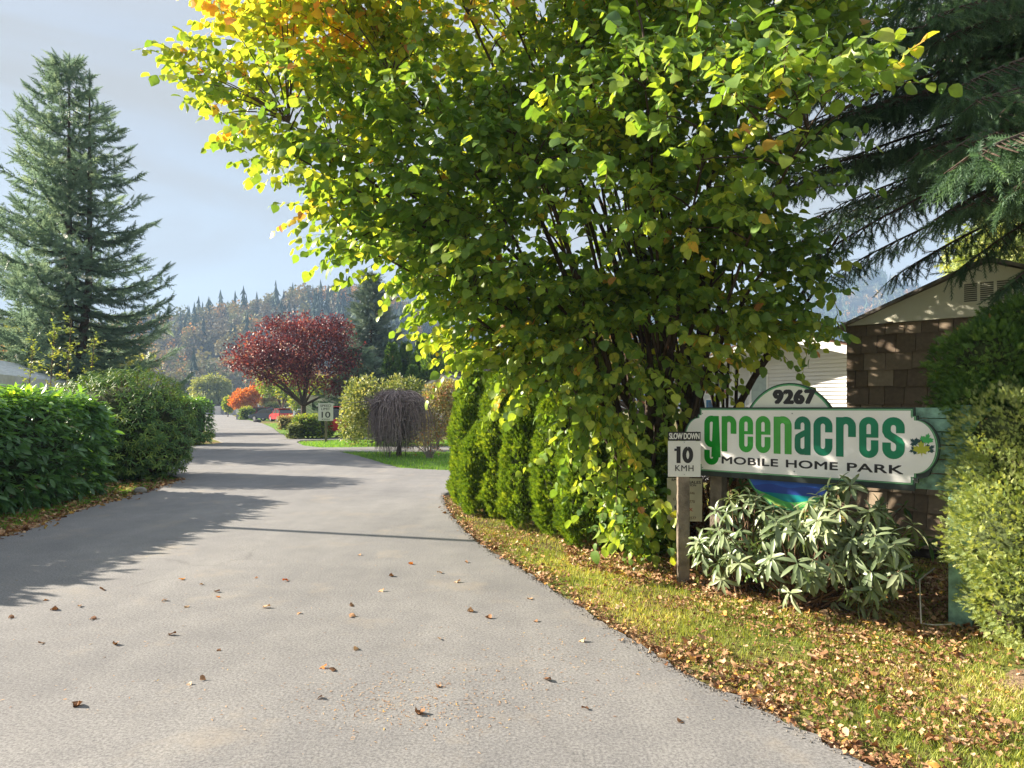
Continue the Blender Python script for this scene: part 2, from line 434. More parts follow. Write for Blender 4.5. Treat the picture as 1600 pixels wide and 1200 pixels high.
# asphalt
def asphalt():
    m, n, l, b = new_mat('asphalt')
    b.inputs['Roughness'].default_value = .8
    b.inputs['Specular IOR Level'].default_value = .3
    t = n.new('ShaderNodeTexCoord')
    def noise(s, d=4, r=.6):
        x = n.new('ShaderNodeTexNoise'); x.inputs['Scale'].default_value = s; x.inputs['Detail'].default_value = d; x.inputs['Roughness'].default_value = r
        l.new(t.outputs['Object'], x.inputs['Vector']); return x
    big = noise(.35, 5, .55); mid = noise(3.2, 6, .65); fine = noise(62, 5, .85); grit = noise(300, 2, .7)
    def ramp(src, p0, c0, p1, c1):
        r = n.new('ShaderNodeValToRGB'); r.color_ramp.elements[0].position = p0; r.color_ramp.elements[1].position = p1
        r.color_ramp.elements[0].color = rgb(c0); r.color_ramp.elements[1].color = rgb(c1); l.new(src, r.inputs['Fac']); return r
    base = ramp(big.outputs['Fac'], .35, (.192, .192, .193), .65, (.250, .248, .245))
    m1 = n.new('ShaderNodeMixRGB'); m1.blend_type = 'MULTIPLY'; m1.inputs['Fac'].default_value = 1
    r1 = ramp(mid.outputs['Fac'], .3, (.88, .88, .89), .7, (1.08, 1.08, 1.07))
    l.new(base.outputs['Color'], m1.inputs['Color1']); l.new(r1.outputs['Color'], m1.inputs['Color2'])
    m2 = n.new('ShaderNodeMixRGB'); m2.blend_type = 'MULTIPLY'; m2.inputs['Fac'].default_value = 1
    r2 = ramp(fine.outputs['Fac'], .38, (.50, .50, .51), .60, (1.30, 1.29, 1.27))
    l.new(m1.outputs['Color'], m2.inputs['Color1']); l.new(r2.outputs['Color'], m2.inputs['Color2'])
    mpg = n.new('ShaderNodeMapping'); mpg.inputs['Scale'].default_value = (1.5, .16, 1); mpg.inputs['Rotation'].default_value = (0, 0, .22)
    l.new(t.outputs['Object'], mpg.inputs['Vector'])
    trk = n.new('ShaderNodeTexNoise'); trk.inputs['Scale'].default_value = 1.0; trk.inputs['Detail'].default_value = 5; trk.inputs['Roughness'].default_value = .6
    l.new(mpg.outputs['Vector'], trk.inputs['Vector']); rt = ramp(trk.outputs['Fac'], .38, (.92, .92, .93), .62, (1.04, 1.035, 1.03))
    mt_ = n.new('ShaderNodeMixRGB'); mt_.blend_type = 'MULTIPLY'; mt_.inputs['Fac'].default_value = 1
    l.new(m2.outputs['Color'], mt_.inputs['Color1']); l.new(rt.outputs['Color'], mt_.inputs['Color2'])
    # scattered pale stones and dark pits in the surface
    vs = n.new('ShaderNodeTexVoronoi'); vs.inputs['Scale'].default_value = 42; l.new(t.outputs['Object'], vs.inputs['Vector'])
    rv = ramp(vs.outputs['Distance'], .06, (1.5, 1.45, 1.35), .16, (1, 1, 1)); sp_ = noise(7, 2)
    rsm = ramp(sp_.outputs['Fac'], .55, (0, 0, 0), .62, (1, 1, 1))
    ms = n.new('ShaderNodeMixRGB'); ms.blend_type = 'MULTIPLY'; l.new(rsm.outputs['Color'], ms.inputs['Fac']); l.new(mt_.outputs['Color'], ms.inputs['Color1']); l.new(rv.outputs['Color'], ms.inputs['Color2'])
    m2 = ms
    # pale dusty patches of trodden litter
    pt = noise(1.1, 8, .7); rp = ramp(pt.outputs['Fac'], .55, (0, 0, 0), .70, (.5, .5, .5))
    m3 = n.new('ShaderNodeMixRGB'); m3.inputs['Color2'].default_value = (.31, .27, .215, 1)
    l.new(rp.outputs['Color'], m3.inputs['Fac']); l.new(m2.outputs['Color'], m3.inputs['Color1'])
    # thin wandering cracks
    vo = n.new('ShaderNodeTexVoronoi'); vo.feature = 'DISTANCE_TO_EDGE'; vo.inputs['Scale'].default_value = .33
    wob = n.new('ShaderNodeMixRGB'); wob.inputs['Fac'].default_value = .35; wn_ = noise(1.6, 6, .7)
    l.new(t.outputs['Object'], wob.inputs['Color1']); l.new(wn_.outputs['Color'], wob.inputs['Color2'])
    l.new(wob.outputs['Color'], vo.inputs['Vector'])
    rc = ramp(vo.outputs['Distance'], .0, (.45, .45, .45), .007, (1, 1, 1))
    m4 = n.new('ShaderNodeMixRGB'); m4.blend_type = 'MULTIPLY'
    mask = ramp(noise(.5, 3).outputs['Fac'], .52, (0, 0, 0), .62, (.4, .4, .4))
    l.new(mask.outputs['Color'], m4.inputs['Fac']); l.new(m3.outputs['Color'], m4.inputs['Color1']); l.new(rc.outputs['Color'], m4.inputs['Color2'])
    l.new(m4.outputs['Color'], b.inputs['Base Color'])
    bp = n.new('ShaderNodeBump'); bp.inputs['Strength'].default_value = .3; bp.inputs['Distance'].default_value = .004
    l.new(fine.outputs['Fac'], bp.inputs['Height'])
    bp2 = n.new('ShaderNodeBump'); bp2.inputs['Strength'].default_value = .22; bp2.inputs['Distance'].default_value = .002
    l.new(grit.outputs['Fac'], bp2.inputs['Height']); l.new(bp.outputs['Normal'], bp2.inputs['Normal']); l.new(bp2.outputs['Normal'], b.inputs['Normal'])
    return m
M['asphalt'] = asphalt()

def ground_mat():
    m, n, l, b = new_mat('ground_turf')
    b.inputs['Roughness'].default_value = .95; b.inputs['Specular IOR Level'].default_value = .1
    t = n.new('ShaderNodeTexCoord')
    a = n.new('ShaderNodeTexNoise'); a.inputs['Scale'].default_value = 1.3; a.inputs['Detail'].default_value = 8; a.inputs['Roughness'].default_value = .7
    c = n.new('ShaderNodeTexNoise'); c.inputs['Scale'].default_value = 30; c.inputs['Detail'].default_value = 6
    for x in (a, c): l.new(t.outputs['Object'], x.inputs['Vector'])
    r = n.new('ShaderNodeValToRGB'); r.color_ramp.elements[0].position = .42; r.color_ramp.elements[1].position = .58
    r.color_ramp.elements[0].color = (.19, .125, .07, 1); r.color_ramp.elements[1].color = (.17, .21, .05, 1)
    l.new(a.outputs['Fac'], r.inputs['Fac'])
    r2 = n.new('ShaderNodeValToRGB'); r2.color_ramp.elements[0].position = .3; r2.color_ramp.elements[1].position = .7
    r2.color_ramp.elements[0].color = (.5, .5, .5, 1); r2.color_ramp.elements[1].color = (1.35, 1.3, 1.2, 1)
    l.new(c.outputs['Fac'], r2.inputs['Fac'])
    mx = n.new('ShaderNodeMixRGB'); mx.blend_type = 'MULTIPLY'; mx.inputs['Fac'].default_value = 1
    l.new(r.outputs['Color'], mx.inputs['Color1']); l.new(r2.outputs['Color'], mx.inputs['Color2']); l.new(mx.outputs['Color'], b.inputs['Base Color'])
    bp = n.new('ShaderNodeBump'); bp.inputs['Strength'].default_value = .8; bp.inputs['Distance'].default_value = .03
    l.new(c.outputs['Fac'], bp.inputs['Height']); l.new(bp.outputs['Normal'], b.inputs['Normal'])
    return m
M['ground'] = ground_mat()
M['hill'] = plain('hill_forest_floor', (.075, .07, .045), .95, .1, 0, .5, .03)

# ------------------------------------------------------------ polygon mesh builder for hard things
class MB:
    def __init__(s): s.v = []; s.f = []; s.m = []
    def add(s, V, Fc, mi=0):
        k = len(s.v); s.v += [tuple(float(c) for c in p) for p in V]
        for f in Fc: s.f.append([i + k for i in f]); s.m.append(mi)
        return s
    def box(s, x0, x1, y0, y1, z0, z1, mi=0):
        V = [(x0, y0, z0), (x1, y0, z0), (x1, y1, z0), (x0, y1, z0), (x0, y0, z1), (x1, y0, z1), (x1, y1, z1), (x0, y1, z1)]
        return s.add(V, [(0, 3, 2, 1), (4, 5, 6, 7), (0, 1, 5, 4), (1, 2, 6, 5), (2, 3, 7, 6), (3, 0, 4, 7)], mi)
    def prism_xz(s, poly, y0, y1, mi=0, side=None):
        """polygon in x,z extruded from y0 (front) to y1"""
        n = len(poly)
        tri = tessellate_polygon([[Vector((p[0], p[1], 0)) for p in poly]])
        V = [(p[0], y0, p[1]) for p in poly] + [(p[0], y1, p[1]) for p in poly]
        s.add(V, [tuple(t) for t in tri] + [tuple(i + n for i in t) for t in tri], mi)
        s.add(V, [(i, (i + 1) % n, n + (i + 1) % n, n + i) for i in range(n)], mi if side is None else side)
        return s
    def tube(s, path, r, sides=8, mi=0):
        rr = [r] * len(path) if not hasattr(r, '__len__') else r
        V, Fc = tubes([np.array(path, float)], [rr], sides)
        n = len(V)
        s.add(V, [tuple(f) for f in Fc] + [tuple(range(sides))[::-1], tuple(range(n - sides, n))], mi)
        return s
    def build(s, name, mats, parent=None, local=True, smooth=False, bevel=0):
        me = bpy.data.meshes.new(name); me.from_pydata(s.v, [], s.f); me.validate()
        for m in (mats if isinstance(mats, (list, tuple)) else [mats]): me.materials.append(m)
        me.polygons.foreach_set('material_index', s.m[:len(me.polygons)])
        if smooth: me.polygons.foreach_set('use_smooth', [True] * len(me.polygons))
        me.update()
        o = link(me, name, parent, local)
        if bevel:
            b = o.modifiers.new('bevel', 'BEVEL'); b.width = bevel; b.segments = 2; b.limit_method = 'ANGLE'
        return o

# ------------------------------------------------------------ ground, road, hills
def sheet(name, pts, z, mat, jitter=0.0, step=.3, skirt=0.05, near=14):
    out = []
    n = len(pts)
    for i in range(n):
        a, b = np.array(pts[i], float), np.array(pts[(i + 1) % n], float)
        L = np.linalg.norm(b - a)
        d = min(np.linalg.norm(a), np.linalg.norm(b))
        k = max(1, int(L / step)) if d < near else max(1, int(L / (step * 5)))
        for j in range(k):
            p = a + (b - a) * j / k
            if jitter: p = p + rng.normal(size=2) * jitter
            out.append(p)
    V = [(p[0], p[1], z) for p in out] + [(p[0], p[1], z - skirt) for p in out]
    tri = tessellate_polygon([[Vector((p[0], p[1], 0)) for p in out]])
    n = len(out)
    mb = MB(); mb.add(V, [tuple(t) for t in tri] + [(i, n + i, n + (i + 1) % n, (i + 1) % n) for i in range(n)])
    o = mb.build(name, mat)
    # make sure the sheet faces up
    import bmesh
    bm = bmesh.new(); bm.from_mesh(o.data); bmesh.ops.recalc_face_normals(bm, faces=bm.faces)
    top = [f for f in bm.faces if abs(f.normal.z) > .9]
    if top and sum(f.normal.z for f in top) < 0: bmesh.ops.reverse_faces(bm, faces=bm.faces)
    bm.to_mesh(o.data); bm.free()
    return tag(o, kind='structure')

def smooth_line(pts, n=8):
    """Catmull-Rom through points"""
    p = [np.array(q, float) for q in pts]; p = [2 * p[0] - p[1]] + p + [2 * p[-1] - p[-2]]
    out = []
    for i in range(1, len(p) - 2):
        for j in range(n):
            t = j / n
            out.append(.5 * ((2 * p[i]) + (-p[i - 1] + p[i + 1]) * t + (2 * p[i - 1] - 5 * p[i] + 4 * p[i + 1] - p[i + 2]) * t * t + (-p[i - 1] + 3 * p[i] - 3 * p[i + 1] + p[i + 2]) * t ** 3))
    out.append(p[-2]); return out

edge_right = smooth_line([(3.9, -3), (2.35, 1.2), G(1240, 1133), G(1100, 1068), G(985, 1000), G(880, 932), G(820, 893), G(762, 858), G(722, 826), G(700, 797), G(691, 776)], 5)
corner_r = smooth_line([G(691, 776), G(703, 769), (-.55, 13.35), (1.5, 14.2), (9, 16.5)], 4)
far_r = [(9, 20.5), (3, 18.6), G(716, 735), G(660, 733), G(625, 730.5), G(600, 724), G(575, 716), G(548, 709), G(527, 705.5)]
right_far = [(-4.0, 24.9), (-1, 24.9), (9, 26), (9, 30), (-1, 28.6), G(640, 697), G(560, 698.5), G(500, 699), G(474, 696), G(463, 690.5), G(470, 688), (-7.0, 34.8), (-7.0, 37.5), G(452, 684), G(436, 676), G(425, 668), G(410, 661.5), G(392, 657), G(376, 654.2), (-66, 160)]
left_far = [(-90, 160), G(300, 650.5), G(307, 658), G(313, 670), (-18.2, 42), (-15.5, 35.5), (-13.3, 31.5), (-13.3, 28.5), (-15.5, 26.8), (-40, 26), (-40, 19.5), (-12, 17.3), (-8.6, 16.7), G(287, 747), G(262, 757), G(200, 776), G(130, 795), G(60, 820), G(0, 840), (-6.2, 7.0), (-6.4, 3), (-7, -3)]
road_pts = [tuple(p) for p in edge_right] + [tuple(p) for p in corner_r[1:]] + far_r + right_far + left_far
EDGE = np.array([tuple(p) for p in edge_right + corner_r[1:]])
road = sheet('road', road_pts, 0.0, M['asphalt'], .020, .06, .06)

mb = MB(); mb.add([(-3000, -300, -.045), (3000, -300, -.045), (3000, 3000, -.045), (-3000, 3000, -.045)], [(0, 1, 2, 3)])
tag(mb.build('ground', M['ground']), kind='structure')

def sstep(t): t = np.clip(t, 0, 1); return t * t * (3 - 2 * t)
def hill_h(x, y):
    pa = CX + x / 450 * F
    ha = np.interp(pa, [-700, 0, 150, 230, 300, 350, 400, 450, 520, 600, 650, 720, 800, 1000], [18, 32, 40, 47, 49, 54, 57, 61, 68, 68, 56, 36, 20, 0])
    a = ha * sstep((y - 215) / 235) * (1 - .35 * sstep((y - 480) / 300))
    pb = CX + x / 950 * F
    hb = np.interp(pb, [0, 380, 560, 640, 700, 900, 1100, 1250, 1330, 1420, 1600, 2200], [30, 70, 120, 152, 140, 120, 130, 160, 182, 150, 120, 150])
    b = hb * sstep((y - 620) / 330)
    q = np.stack([x, y, x * 0], -1)
    return np.maximum(a, b) + (nz(q, .02, 3) * 3 + nz(q, .06, 5)) * sstep((y - 230) / 150) - .3
gx = np.linspace(-1100, 1500, 220); gy = np.linspace(200, 1250, 110)
X, Y = np.meshgrid(gx, gy); Z = hill_h(X, Y)
V = np.stack([X, Y, Z], -1).reshape(-1, 3); idx = np.arange(len(V)).reshape(X.shape)
Fq = np.stack([idx[:-1, :-1], idx[:-1, 1:], idx[1:, 1:], idx[1:, :-1]], -1).reshape(-1, 4)
tag(np_mesh('hills', [(V, Fq, None, 0)], [M['hill']]), kind='structure')

def conifer_low(tiers=9, seg=5, seed=0):
    r = np.random.default_rng(seed); V = []; Fc = []
    for i in range(tiers):
        z0 = .10 + .82 * i / tiers; z1 = min(1.0, z0 + .17); rad = .17 * (1 - i / tiers * .9) * (.75 + .5 * r.random())
        k = len(V); V.append((0, 0, z1))
        for j in range(seg * 2):
            a = j * math.pi / seg + i; q = rad * (1.2 if j % 2 else .4) * (.6 + .8 * r.random())
            V.append((math.cos(a) * q, math.sin(a) * q, z0 - (.03 if j % 2 else -.04)))
        for j in range(seg * 2): Fc.append((k, k + 1 + j, k + 1 + (j + 1) % (seg * 2)))
    return np.array(V), np.array(Fc)
def broad_low(n=90, seed=1):
    r = np.random.default_rng(seed); V = []; Fc = []
    for i in range(n):
        d = r.normal(size=3); d /= np.linalg.norm(d); q = .35 + .65 * r.random()
        c = np.array([d[0] * .30 * q, d[1] * .30 * q, .62 + d[2] * .38 * q])
        u = r.normal(size=3); u /= np.linalg.norm(u); w = np.cross(u, r.normal(size=3)); w /= np.linalg.norm(w); s = .055
        k = len(V); V += [c - u * s, c + w * s, c + u * s, c - w * s]; Fc += [(k, k + 1, k + 2), (k, k + 2, k + 3)]
    k = len(V); V += [np.array([-.012, 0, 0]), np.array([.012, 0, 0]), np.array([0, 0, .7])]; Fc.append((k, k + 1, k + 2))
    return np.array(V), np.array(Fc)
T_con = [conifer_low(seed=s) for s in range(3)]; T_bro = [broad_low(seed=s) for s in range(3)]
def upright(N):
    a = rng.random(N) * 6.283; Rm = np.zeros((N, 3, 3))
    Rm[:, 0, 0] = np.cos(a); Rm[:, 0, 1] = -np.sin(a); Rm[:, 1, 0] = np.sin(a); Rm[:, 1, 1] = np.cos(a); Rm[:, 2, 2] = 1
    return Rm
def forest(name, n, xr, yr, pcon, hs):
    x = rng.uniform(xr[0], xr[1], n); y = rng.uniform(yr[0], yr[1], n)
    q = np.stack([x, y, x * 0], -1)
    con = nz(q, .017, 9) + rng.random(n) * 1.0 < pcon
    z = hill_h(x, y) - .5
    tn = np.clip(.5 + .5 * nz(q, .03, 4) + rng.normal(size=n) * .25, 0, 1)
    gr = []
    for k in range(3):
        m = con & (np.arange(n) % 3 == k)
        if m.sum(): gr.append((*scatter(T_con[k], np.stack([x, y, z], -1)[m], upright(m.sum()), hs * rng.uniform(.8, 1.3, m.sum()), tn[m]), 0))
        m = (~con) & (np.arange(n) % 3 == k)
        if m.sum(): gr.append((*scatter(T_bro[k], np.stack([x, y, z], -1)[m], upright(m.sum()), hs * rng.uniform(.55, .95, m.sum()), tn[m]), 1))
    return tag(np_mesh(name, gr, [M['far_conifer'], M['far_broadleaf']], smooth=False), kind='stuff')
tag(forest('forest', 1700, (-430, 10), (235, 450), .36, 17), 'mixed autumn wood of dark conifers and orange trees covering the near hill', 'forest')
tag(forest('forest', 5200, (-330, 760), (660, 960), .62, 19), 'blue hazy wood covering the far ridge', 'forest')

# individual skyline trees
def far_tree(px, top, Yd, kind, label, grp):
    x = (px - CX) / F * Yd; z0 = float(hill_h(np.array([x]), np.array([Yd]))[0]) - .5
    ztop = CH + (HY - top) / F * Yd; h = max(8, ztop - z0)
    con = kind == 'c'
    r = empty('conifer_tree' if con else 'autumn_tree', (x, Yd, z0), rng.random() * 6, label, 'tree', grp)
    w = rng.uniform(.75, 1.0) if con else rng.uniform(.8, 1.1)
    T = T_con[rng.integers(3)] if con else T_bro[rng.integers(3)]
    V = T[0] * np.array([h * w, h * w, h])
    np_mesh('crown', [(V, T[1], np.full(len(V), .25 if con else .85 + .1 * rng.random()), 0)], [M['far_conifer'] if con else M['far_broadleaf']], r, False, True)
    m = MB(); m.tube([(0, 0, -.5), (0, 0, h * .6)], [h * .02, h * .008], 6); m.build('trunk', M['bark'], r)
for px, top in ((286, 486), (296, 478), (304, 489), (352, 474), (363, 466), (402, 462), (434, 456), (446, 462), (472, 450), (480, 446), (489, 444), (516, 445), (522, 450), (537, 452), (622, 447), (240, 500)):
    far_tree(px, top, 440, 'c', 'tall dark conifer standing on the skyline of the wooded hill', 'conifers along the skyline')
for px, top in ((325, 492), (338, 496), (398, 473), (412, 475), (457, 466), (503, 462), (590, 470)):
    far_tree(px, top, 436, 'b', 'orange-brown autumn tree rising among the conifers on the hill skyline', 'autumn trees along the skyline')

# ------------------------------------------------------------ grass and litter
def blade_T():
    V = np.array([(-.05, 0, 0), (.05, 0, 0), (.035, .55, .10), (-.035, .55, .10), (0, 1, .42)])
    return V[:, [0, 2, 1]], np.array([(0, 1, 2), (0, 2, 3), (3, 2, 4)])
T_blade = blade_T()
def blades(x, y, h, mat, tint=None, z=-.045):
    n = len(x)
    Rm = upright(n)
    tilt = rng.normal(size=(n, 2)) * .35
    Rm[:, 0, 2] = tilt[:, 0]; Rm[:, 1, 2] = tilt[:, 1]
    return scatter(T_blade, np.stack([x, y, np.full(n, z)], -1), Rm, h * rng.uniform(.5, 1.3, n), tint)
def side_of_edge(x, y):
    """metres to the right of the near road edge (negative = on the road)"""
    e = EDGE[:-2]
    d = np.full(len(x), 1e9); s = np.zeros(len(x))
    for i in range(len(e) - 1):
        a, b = e[i], e[i + 1]; ab = b - a; L2 = ab @ ab
        t = np.clip(((x - a[0]) * ab[0] + (y - a[1]) * ab[1]) / L2, 0, 1)
        qx, qy = a[0] + t * ab[0] - x, a[1] + t * ab[1] - y
        dd = np.hypot(qx, qy); cr = ab[0] * (y - a[1]) - ab[1] * (x - a[0])
        m = dd < d; d[m] = dd[m]; s[m] = np.where(cr[m] < 0, 1, -1)
    return d * s
def verge_pts(n, ymin=2.6, ymax=12.5, xmin=-1.4, xmax=5.2, dmin=0.02):
    # denser close to the lens
    y = ymin + (ymax - ymin) * rng.random(n) ** 1.8; x = rng.uniform(xmin, xmax, n)
    d = side_of_edge(x, y)
    k = (d > dmin) & (x < y * .80 + .3)
    return x[k], y[k], d[k]
x, y, d = verge_pts(330000)
q = np.stack([x, y, x * 0], -1)
keep = (nz(q, 1.8, 2) + .55 * nz(q, 6, 5) + rng.random(len(x)) * 1.2 > -.05) & (d > .12 + .25 * rng.random(len(x))) & ~((x - 3.4) ** 2 + (y - 4.05) ** 2 < .16)
x, y, d = x[keep], y[keep], d[keep]
gv = blades(x, y, np.where(y < 5, .038, .045), M['grass'], np.clip(.5 + .35 * nz(np.stack([x, y, x * 0], -1), 2.2, 8) + rng.normal(size=len(x)) * .25, 0, 1))
o = np_mesh('grass', [(*gv, 0)], [M['grass']]); tag(o, 'short yellow-green grass on the verge between the road and the sign', 'grass', kind='stuff')

def litter(x, y, sizes, z=-.035, lift=.03, tint=None):
    n = len(x)
    d = rnd(n); d[:, 2] *= .25; u = np.array([0, 0, 1.0]) + rnd(n) * .38
    pos = np.stack([x, y, z + lift * rng.random(n)], -1)
    Rm = frames(d, u); kk = rng.integers(0, 5, n); gs = []; of = 0; tint = rng.random(n) if tint is None else tint
    for i in range(5):
        m = kk == i; g = scatter(T_litters[i], pos[m], Rm[m], sizes[m], tint[m]); gs.append((g[0], g[1] + of, g[2])); of += len(g[0])
    return tuple(np.concatenate([g[i] for g in gs]) for i in range(3))
x, y, d = verge_pts(80000, dmin=-.14)
q = np.stack([x, y, x * 0], -1)
p = .20 * (d > 0) + .9 * np.exp(-(d / .22) ** 2) * np.where(d < 0, .12 * np.exp(d / .06), 1) + .8 * (nz(q, 1.5, 31) > .25) + .35 * (nz(q, 4, 37) > .3) + .7 * (np.hypot(x - 2.4, (y - 5.6)) < .9); p = np.where(d < 0, .10 * np.exp(d / .05), p)
keep = rng.random(len(x)) < p * .74
x, y, d = x[keep], y[keep], d[keep]
o = np_mesh('leaf_litter', [(*litter(x, y, rng.uniform(.014, .034, len(x)) * (1 + .9 * (rng.random(len(x)) < .1)), z=np.where(d < .03, .006, -.035)), 0)], [M['litter']])
tag(o, 'brown and orange fallen leaves scattered over the verge and along the kerbless road edge', 'fallen leaves', kind='stuff')
# bark and soil bed under the sign and the hedge
bed = sheet('soil_bed', [(1.2, 6.9), (1.9, 6.15), (2.7, 5.35), (3.4, 4.75), (4.3, 4.3), (6, 5), (6, 12), (.5, 12), (-.6, 12.6), (-.9, 11.2), (-.45, 9.6), (.25, 8.1)], -.034, M['soil'], .05, .2, .01)
bx, by = rng.uniform(.6, 5, 12000), rng.uniform(4.8, 9, 12000)
k = (bx * .70 + by * .72 > 5.5) & (bx * .70 + by * .72 < 7.6)
o = np_mesh('leaf_litter', [(*litter(bx[k], by[k], rng.uniform(.03, .065, k.sum())), 0)], [M['litter']])
tag(o, 'dry brown leaves lying in the soil bed beneath the signboard and the bushes', 'fallen leaves', kind='stuff')

# bare molehill-like soil patch near the lower right corner
mb = MB(); n = 26; V = [(3.35, 3.95, .01)]
for ring, (rr, zz) in enumerate(((.16, .0), (.30, -.02), (.42, -.05))):
    for i in range(n):
        a = i / n * 6.283; q = rr * (1 + .12 * math.sin(3 * a + ring) + .06 * math.sin(7 * a)); V.append((3.35 + q * 1.3 * math.cos(a), 3.95 + q * .8 * math.sin(a), zz + .008 * math.sin(5 * a)))
Fc = [(0, 1 + i, 1 + (i + 1) % n) for i in range(n)]
for r_ in range(2):
    for i in range(n): a = 1 + r_ * n; Fc.append((a + i, a + n + i, a + n + (i + 1) % n, a + (i + 1) % n))
mb.add(V, Fc); tag(mb.build('soil_mound', plain('dry_soil', (.24, .17, .11), .95, .1, 0, .3, 12, .9, 60), smooth=True), kind='structure')

# left verge and far lawns
def poly_pts(poly, n):
    poly = np.array(poly); mn, mx = poly.min(0), poly.max(0)
    p = mn + (mx - mn) * rng.random((n, 2)); inside = np.zeros(n, bool); j = len(poly) - 1
    for i in range(len(poly)):
        xi, yi = poly[i]; xj, yj = poly[j]
        c = ((yi > p[:, 1]) != (yj > p[:, 1])) & (p[:, 0] < (xj - xi) * (p[:, 1] - yi) / (yj - yi + 1e-12) + xi)
        inside ^= c; j = i
    return p[inside]
left_verge = [G(0, 842), G(60, 822), G(130, 797), G(200, 778), G(262, 759), G(287, 749), (-8.8, 16.9), (-9.5, 15), (-9.5, 5), (-6.6, 5), (-6.45, 7)]
p = poly_pts(left_verge, 90000)
o = np_mesh('grass', [(*blades(p[:, 0], p[:, 1], .05, None), 0)], [M['grass_deep']]); tag(o, 'strip of green grass between the left hedge and the road', 'grass', kind='stuff')
keep = rng.random(len(p)) < .055; p2 = p[keep]
rim = np.array(smooth_line([(-6.4, 6), G(0, 841), G(60, 821), G(130, 796), G(200, 777), G(262, 758), G(288, 748)], 60)); rim = rim[rng.integers(0, len(rim), 1500)] + rng.normal(size=(1500, 2)) * .09 + np.array([-.08, 0])
p2 = np.concatenate([p2, rim])
o = np_mesh('leaf_litter', [(*litter(p2[:, 0], p2[:, 1], rng.uniform(.04, .085, len(p2))), 0)], [M['litter']]); tag(o, 'fallen leaves along the grass strip below the left hedge', 'fallen leaves', kind='stuff')

def lawn(poly, dens, label, h=.07, z=-.03, mt='grass_deep'):
    sheet('lawn', poly, -.02, M['lawn'], 0, 1, .02)
    p = poly_pts(poly, dens)
    o = np_mesh('grass', [(*blades(p[:, 0], p[:, 1], h, None, z=z), 0)], [M[mt]]); tag(o, label, 'grass', kind='stuff')
M['lawn'] = plain('lawn_turf', (.12, .20, .04), .95, .1, 0, .35, 3)
lawn([(4, 18.8), (3, 18.5), G(716, 736), G(660, 734), G(625, 731.5), G(600, 725), G(575, 717), G(548, 710), G(530, 706), (-4, 24.7), (4, 24.7)], 26000, 'bright green lawn island around the dead weeping shrub', .09)
lawn([(-1, 28.8), G(640, 697.5), G(560, 699), G(500, 699.5), G(476, 696.5), G(466, 691), (-8.5, 33.5), (-3, 33.5), (-1, 31)], 16000, 'sunny grass strip at the foot of the speed limit sign', .1)
lawn([(-7.5, 38), G(455, 683.5), G(438, 676), G(427, 668), G(412, 662), (-24, 75), (-19, 62), (-14, 50), (-9, 44)], 12000, 'sunlit grass beside the far part of the road', .12)
lawn([G(392, 657.5), G(376, 655), (-44, 110), (-36, 108), (-28, 84)], 4000, 'thin grass verge near the parked cars', .15)

# fallen leaves lying singly on the asphalt
leafspots = [(410, 950), (470, 958), (550, 965), (552, 948), (645, 882), (690, 895), (830, 937), (835, 972), (710, 910), (740, 955), (686, 998), (553, 1017), (523, 1049), (500, 1045), (685, 1075), (850, 1062), (296, 1068), (315, 1064), (70, 1005), (183, 1006), (262, 993), (290, 948), (288, 905), (315, 913), (91, 952), (125, 947), (75, 938), (143, 969), (165, 922), (115, 1106), (335, 925), (340, 934), (255, 938), (498, 1090), (655, 1112), (920, 1108), (1060, 1130), (1010, 1000), (905, 1003), (760, 965), (450, 907), (403, 903), (560, 868), (592, 925), (615, 900), (730, 880), (340, 1016), (15, 967)]
for i, (px, py) in enumerate(leafspots):
    gx_, gy_ = G(px, py); s = rng.uniform(.032, .058)
    T = T_litters[i % 5]
    col = 'orange' if i % 9 == 4 else 'litter'
    Rm = frames(np.array([[rng.normal(), rng.normal(), .08]]), np.array([[rng.normal() * .25, rng.normal() * .25, 1]]))
    V, Fc, tn = scatter(T, np.array([[0, 0, .004]]), Rm, s, np.array([rng.random() * .9]))
    o = np_mesh('fallen_leaf', [(V, Fc, tn, 0)], [M[col]], local=True); o.location = (gx_, gy_, 0)
    tag(o, 'single curled autumn leaf lying on the grey asphalt', 'leaf', 'fallen leaves on the road')
# crumbs of seed husks on the asphalt
px = np.concatenate([rng.normal(640, 110, 700), rng.normal(860, 120, 350), rng.uniform(0, 1000, 350)]); py = np.concatenate([rng.normal(1095, 28, 700), rng.normal(1040, 40, 350), rng.uniform(860, 1130, 350)])
k = py > 700; yy = CH * F / (py[k] - HY); xx = (px[k] - CX) / F * yy
k = side_of_edge(xx, yy) < -.05
n = k.sum(); d = rnd(n); d[:, 2] *= .05
o = np_mesh('husk_crumbs', [(*scatter(T_narrow, np.stack([xx[k], yy[k], np.full(n, .004)], -1), frames(d, np.array([0, 0, 1.]) + rnd(n) * .2), rng.uniform(.008, .028, n), rng.uniform(.3, 1, n)), 0)], [M['litter']])
tag(o, 'pale seed husks and leaf crumbs strewn on the near asphalt', 'debris', kind='stuff')

